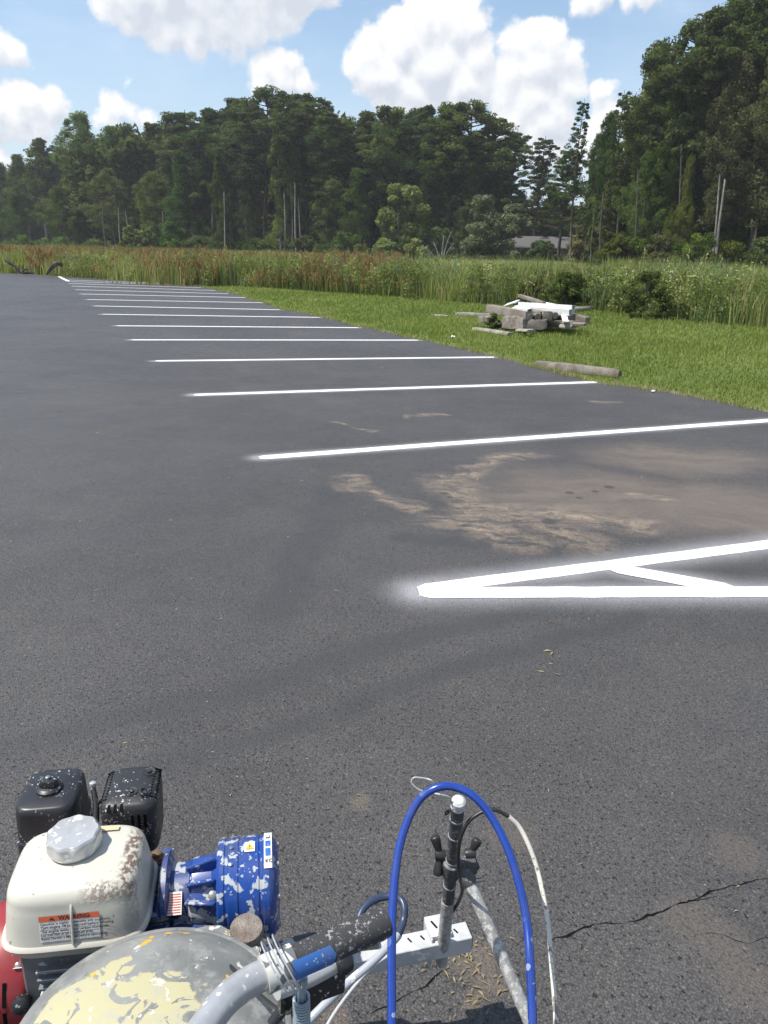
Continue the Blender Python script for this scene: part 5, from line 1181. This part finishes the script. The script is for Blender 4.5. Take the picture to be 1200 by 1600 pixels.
# dark bracket and linkage under the bar
box('pivot_bracket', .085, .010, .035, frame(G(488, 1545, .76), (ax + Vector((0, 0, -.12))), z=(0, .2, 1)), BLACKP, machine, .004, 2)
tube('under_rod', [G(432, 1548, .80), G(480, 1530, .79), G(532, 1502, .78)], .010, STEEL, machine, 16)
lathe('round_knob', [(.004, -.012), (.012, -.008), (.0145, 0), (.012, .008), (.004, .012)], axis_z(G(537, 1503, .785), ax), BLACKP, machine, 24)
lever = tube('gun_lever', [G(425, 1600, .72), G(455, 1560, .745), G(490, 1532, .76), G(520, 1510, .77)], .007, BLACKP, machine, 12)
# spring and bolt
sb = G(471, 1570, .78); lathe('spring_bolt', [(.0045, -.25), (.0045, .03), (.0075, .031), (.0075, .04), (.004, .042)], axis_z(sb, (0, .05, 1)), ZINC, machine, 16)
bm = bmesh.new(); bm_tube(bm, [sb + Vector((.0085 * math.cos(q), .0085 * math.sin(q), .012 - q * .00068)) for q in [i * .35 for i in range(420)]], .0019, 6); bm_obj('spring', bm, ZINC, machine)
# -- outrigger beam with gun carriage
b0, b1 = G(470, 1507, .27), G(733, 1452, .27); bx_ = (b1 - b0).normalized(); bc = (b0 + b1) / 2
bmm = box('outrigger_beam', (b1 - b0).length, .042, .040, frame(bc - Vector((0, 0, .020)), bx_, z=EZ), BEAMM, machine, .0035, 3)
P_(bmm, 'whitened square steel beam with slots')
bm = bmesh.new(); bn = frame(Vector((0, 0, 0)), bx_, z=EZ)
for px in (640, 660, 712): c = G(px, 1455 - (px - 712) * .2, .27); box('beam_slot', .003, .012, .0012, frame(c + Vector((0, 0, .0008)), bx_, z=EZ) @ Matrix.Rotation(R(25), 4, 'Z'), SLOT, bmm, 0)
box('beam_end', .004, .033, .031, frame(b1 + bx_ * .0006 - Vector((0, 0, .020)), bx_, z=EZ), SLOT, bmm, 0)
cp = G(684, 1448, .277)
car = box('clamp_saddle', .045, .052, .010, frame(cp, bx_, z=EZ), BEAMM, machine, .003, 2)
box('saddle_plate', .005, .052, .085, frame(cp - bx_ * .020 + Vector((0, -.004, -.040)), bx_, z=EZ), BEAMM, car, .0015, 1)
lathe('saddle_bolt', [(.008, 0), (.008, .006), (.004, .02)], axis_z(G(662, 1478, .22), (0, -1, 0)), SILV, car, 6)
bm = bmesh.new(); bm_box(bm, .004, .020, .001, frame(cp + Vector((-.008, 0, .0058)), bx_, z=EZ) @ Matrix.Rotation(R(20), 4, 'Z'), 0); bm_obj('saddle_slot', bm, SLOT, car, sm=False)
rb = G(690, 1503, .185); rt = W(716, 1257, 1.27); rm = rb.lerp(rt, .45)
rod = P_(tube('gun_rod', [rb, rb.lerp(rt, .22), rm], .0125, RODL, machine, 20, 4), 'lower half of the rod, white with overspray')
P_(tube('rod_upper', [rm, rm.lerp(rt, .5), rt], .0115, RODD, machine, 20, 4), 'dark upper half of the rod')
rdv = (rt - rb).normalized()
lathe('rod_cap', [(.0105, -.010), (.0125, -.008), (.0125, -.003), (.0105, -.002), (.0125, .0), (.012, .010), (.008, .014), (.002, .0145)], axis_z(rt, rdv), BEAMM, machine, 24)
for t in (.55, .70, .84, .93): lathe('rod_band', [(.0122, -.0018), (.0122, .0018)], axis_z(rb.lerp(rt, t), rdv), GREYT, machine, 20)
cl = rb.lerp(rt, .655)
lathe('clamp_collar', [(.014, -.020), (.0175, -.018), (.0175, .012), (.0165, .018), (.013, .02)], axis_z(cl, rdv), RODD, machine, 24)
box('clamp_body', .045, .022, .030, frame(cl + Vector((.022, .0, .004)), (1, .1, .15), z=EZ), RODD, machine, .005, 2)
def wing(name, c, axd, r0, lobes, Lw):
    bm = bmesh.new(); bm_lathe(bm, [(.004, -.01), (.009, -.009), (.0105, 0), (.009, .009), (.004, .01)], axis_z(c, axd), 20); z = Vector(axd).normalized(); x_ = z.orthogonal().normalized(); y_ = z.cross(x_)
    for a in lobes:
        d = (UP * math.sin(R(a)) + RT * math.cos(R(a))).normalized(); pts = [c, c + d * Lw * .5, c + d * Lw * .85, c + d * Lw]
        bm_tube(bm, catmull(pts, 4), .005, 12, rfun=lambda q: .0045 + .0045 * math.sin(min(1, q * 1.02) * PI * .72) * (1 if q < .97 else .7))
    return bm_obj(name, bm, DARKT, machine)
k1 = W(688, 1336, (cl - Vector((0, 0, CAMZ))).dot(FW) - .004); k2 = W(735, 1334, (cl - Vector((0, 0, CAMZ))).dot(FW) + .002)
P_(wing('wing_knob', k1, (-1, 0, .1), .02, (107, 262), .036)); P_(wing('wing_knob', k2, (1, 0, .1), .02, (62, 288), .030))
tube('knob_stud', [k1, cl, k2], .0045, SILV, machine, 10, 2)
d0 = W(722, 1352, (cl - Vector((0, 0, CAMZ))).dot(FW)); d1 = W(838, 1620, 1.30)
P_(tube('stay_rod', [d0, d0.lerp(d1, .5), d1, d1.lerp(d0, -.4)], .0115, RODL, machine, 18, 4), 'diagonal grey white stay rod')
lathe('stay_collar', [(.0135, -.016), (.0145, -.012), (.0145, .012), (.0135, .016)], axis_z(d0.lerp(d1, .06), d1 - d0), RODD, machine, 20)
lathe('stay_pin', [(.004, 0), (.004, .03), (.002, .031)], axis_z(d0.lerp(d1, .10), (1, -.2, .4)), SILV, machine, 10)
# -- hoses
hose = [(611,1760,1.02),(612,1640,1.06),(612,1560,1.09),(612,1480,1.12),(614,1410,1.15),(621,1340,1.18),(634,1290,1.20),(655,1250,1.21),(682,1231,1.21),(712,1230,1.21),(744,1247,1.20),(772,1283,1.19),(795,1330,1.17),(812,1385,1.15),(823,1440,1.13),(828,1500,1.10),(831,1560,1.08),(833,1640,1.05),(834,1760,1.01)]
P_(tube('paint_hose', [W(*p) for p in hose], .0066, HOSE, machine, 18, 7), 'glossy blue paint hose arching over the gun rod')
wt = [(708,1424,1.48),(716,1410,1.44),(722,1392,1.38),(719,1372,1.33),(716,1345,1.30),(719,1312,1.28),(732,1284,1.27),(755,1268,1.27),(776,1266,1.27),(795,1276,1.27)]
tube('control_cable', [W(*p) for p in wt], .0032, DARKT, machine, 10, 6)
wt = [(795,1276,1.27),(812,1293,1.27),(828,1325,1.26),(840,1360,1.25),(850,1405,1.23),(857,1450,1.21),(862,1510,1.18),(867,1570,1.15),(872,1660,1.10)]
P_(tube('cable_sheath', [W(*p) for p in wt], .0040, WHITET, machine, 10, 6), 'cream white flaking end of the control cable')
wr = [(712,1262,1.27),(708,1262,1.265),(705,1252,1.26),(701,1245,1.255),(680,1240,1.25),(660,1236,1.25),(649,1230,1.25),(643,1222,1.25),(647,1215,1.25),(662,1216,1.25),(673,1219,1.25),(679,1226,1.255)]
tube('wire_clip', [W(*p) for p in wr], .0014, GREYT, machine, 8, 5)
tube('wire_hook', [W(*p) for p in ((708,1258,1.27),(704,1266,1.27),(697,1273,1.27),(696,1269,1.27),(701,1266,1.265))], .0016, DARKT, machine, 8, 4)
lp_ = [(560,1436,1.18),(567,1421,1.19),(580,1409,1.2),(598,1402,1.21),(615,1401,1.21),(627,1406,1.2),(632,1420,1.19),(630,1440,1.18),(622,1462,1.16)]
tube('hose_loop', [W(*p) for p in lp_], .0058, HOSED, machine, 14, 6)
lp_ = [(622,1462,1.16),(606,1480,1.14),(580,1505,1.12),(545,1535,1.10),(505,1572,1.07),(470,1610,1.05),(420,1680,1.0)]
tube('return_hose', [W(*p) for p in lp_], .0060, GREYT, machine, 14, 6)
tube('clear_tube', [W(*p) for p in ((604,1495,1.35),(580,1512,1.33),(548,1548,1.30),(515,1595,1.25),(490,1650,1.2))], .0028, BEAMM, machine, 10, 5)
# -- frame and wheels that carry it (mostly below the picture)
FR = mat('frame_paint', rough=.5, fn=m_splat((.05, .05, .055), .6, 30, (.4, .4, .4), .5))
for yy in (.78, 1.10): box('frame_rail', .62, .035, .03, frame(Vector((-.30, yy + .03, .27)), EX, z=EZ), FR, machine, .003, 1)
for xx in (-.58, -.16): box('frame_rail', .035, .40, .03, frame(Vector((xx, .93, .238)), EX, z=EZ), FR, machine, .003, 1)
box('beam_mount', .05, .05, .16, frame(G(480, 1520, .20), bx_, z=EZ), FR, machine, .003, 1)
tube('handle_stem', [Vector((-.12, .72, .26)), Vector((-.14, .60, .55)), G(300, 1690, .84)], .014, STEEL, machine, 14)
RUB = mat('tyre_rubber', (.02, .02, .02), .85)
for xx in (-.66, -.02):
    w_ = lathe('wheel', [(.13, -.035), (.155, -.03), (.165, -.015), (.165, .015), (.155, .03), (.13, .035)], axis_z(Vector((xx, .70, .165)), EX), RUB, machine, 40)
    lathe('rim', [(.02, -.03), (.03, -.03), (.10, -.02), (.128, -.03), (.128, .03), (.10, .02), (.03, .03), (.02, .03)], axis_z(Vector((xx, .70, .165)), EX), BEAMM, w_, 32)
tube('axle', [Vector((-.66, .70 - .05, .165)) + EY * .05, Vector((-.02, .70, .165))], .01, SILV, machine, 10, 2)
tube('frame_leg', [Vector((-.34, .70, .165)), Vector((-.34, .85, .24))], .014, FR, machine, 10, 2)
lathe('front_wheel', [(.03, -.02), (.07, -.022), (.08, -.012), (.08, .012), (.07, .022), (.03, .02)], axis_z(Vector((-.42, 1.16, .08)), EX), RUB, machine, 32)
tube('front_fork', [Vector((-.42, 1.16, .08)), Vector((-.38, 1.14, .25))], .010, FR, machine, 10, 2)

# ------------------------------------------------------------------ humid summer air
hm = bpy.data.materials.new('haze_air'); hm.use_nodes = True; k = N(hm.node_tree); k.n.clear()
pv = k.new('ShaderNodeVolumePrincipled'); pv.inputs['Color'].default_value = (.92, .95, 1, 1); pv.inputs['Density'].default_value = .00045; pv.inputs['Anisotropy'].default_value = .2
k.l.new(pv.outputs[0], k.new('ShaderNodeOutputMaterial').inputs['Volume'])
bm = bmesh.new(); bm_box(bm, 1900, 1900, 36, Matrix.Translation((0, 300, 17))); hz_o = bm_obj('haze', bm, hm, sm=False); tag(hz_o, 'thin humid haze over the field', 'haze', kind='stuff')
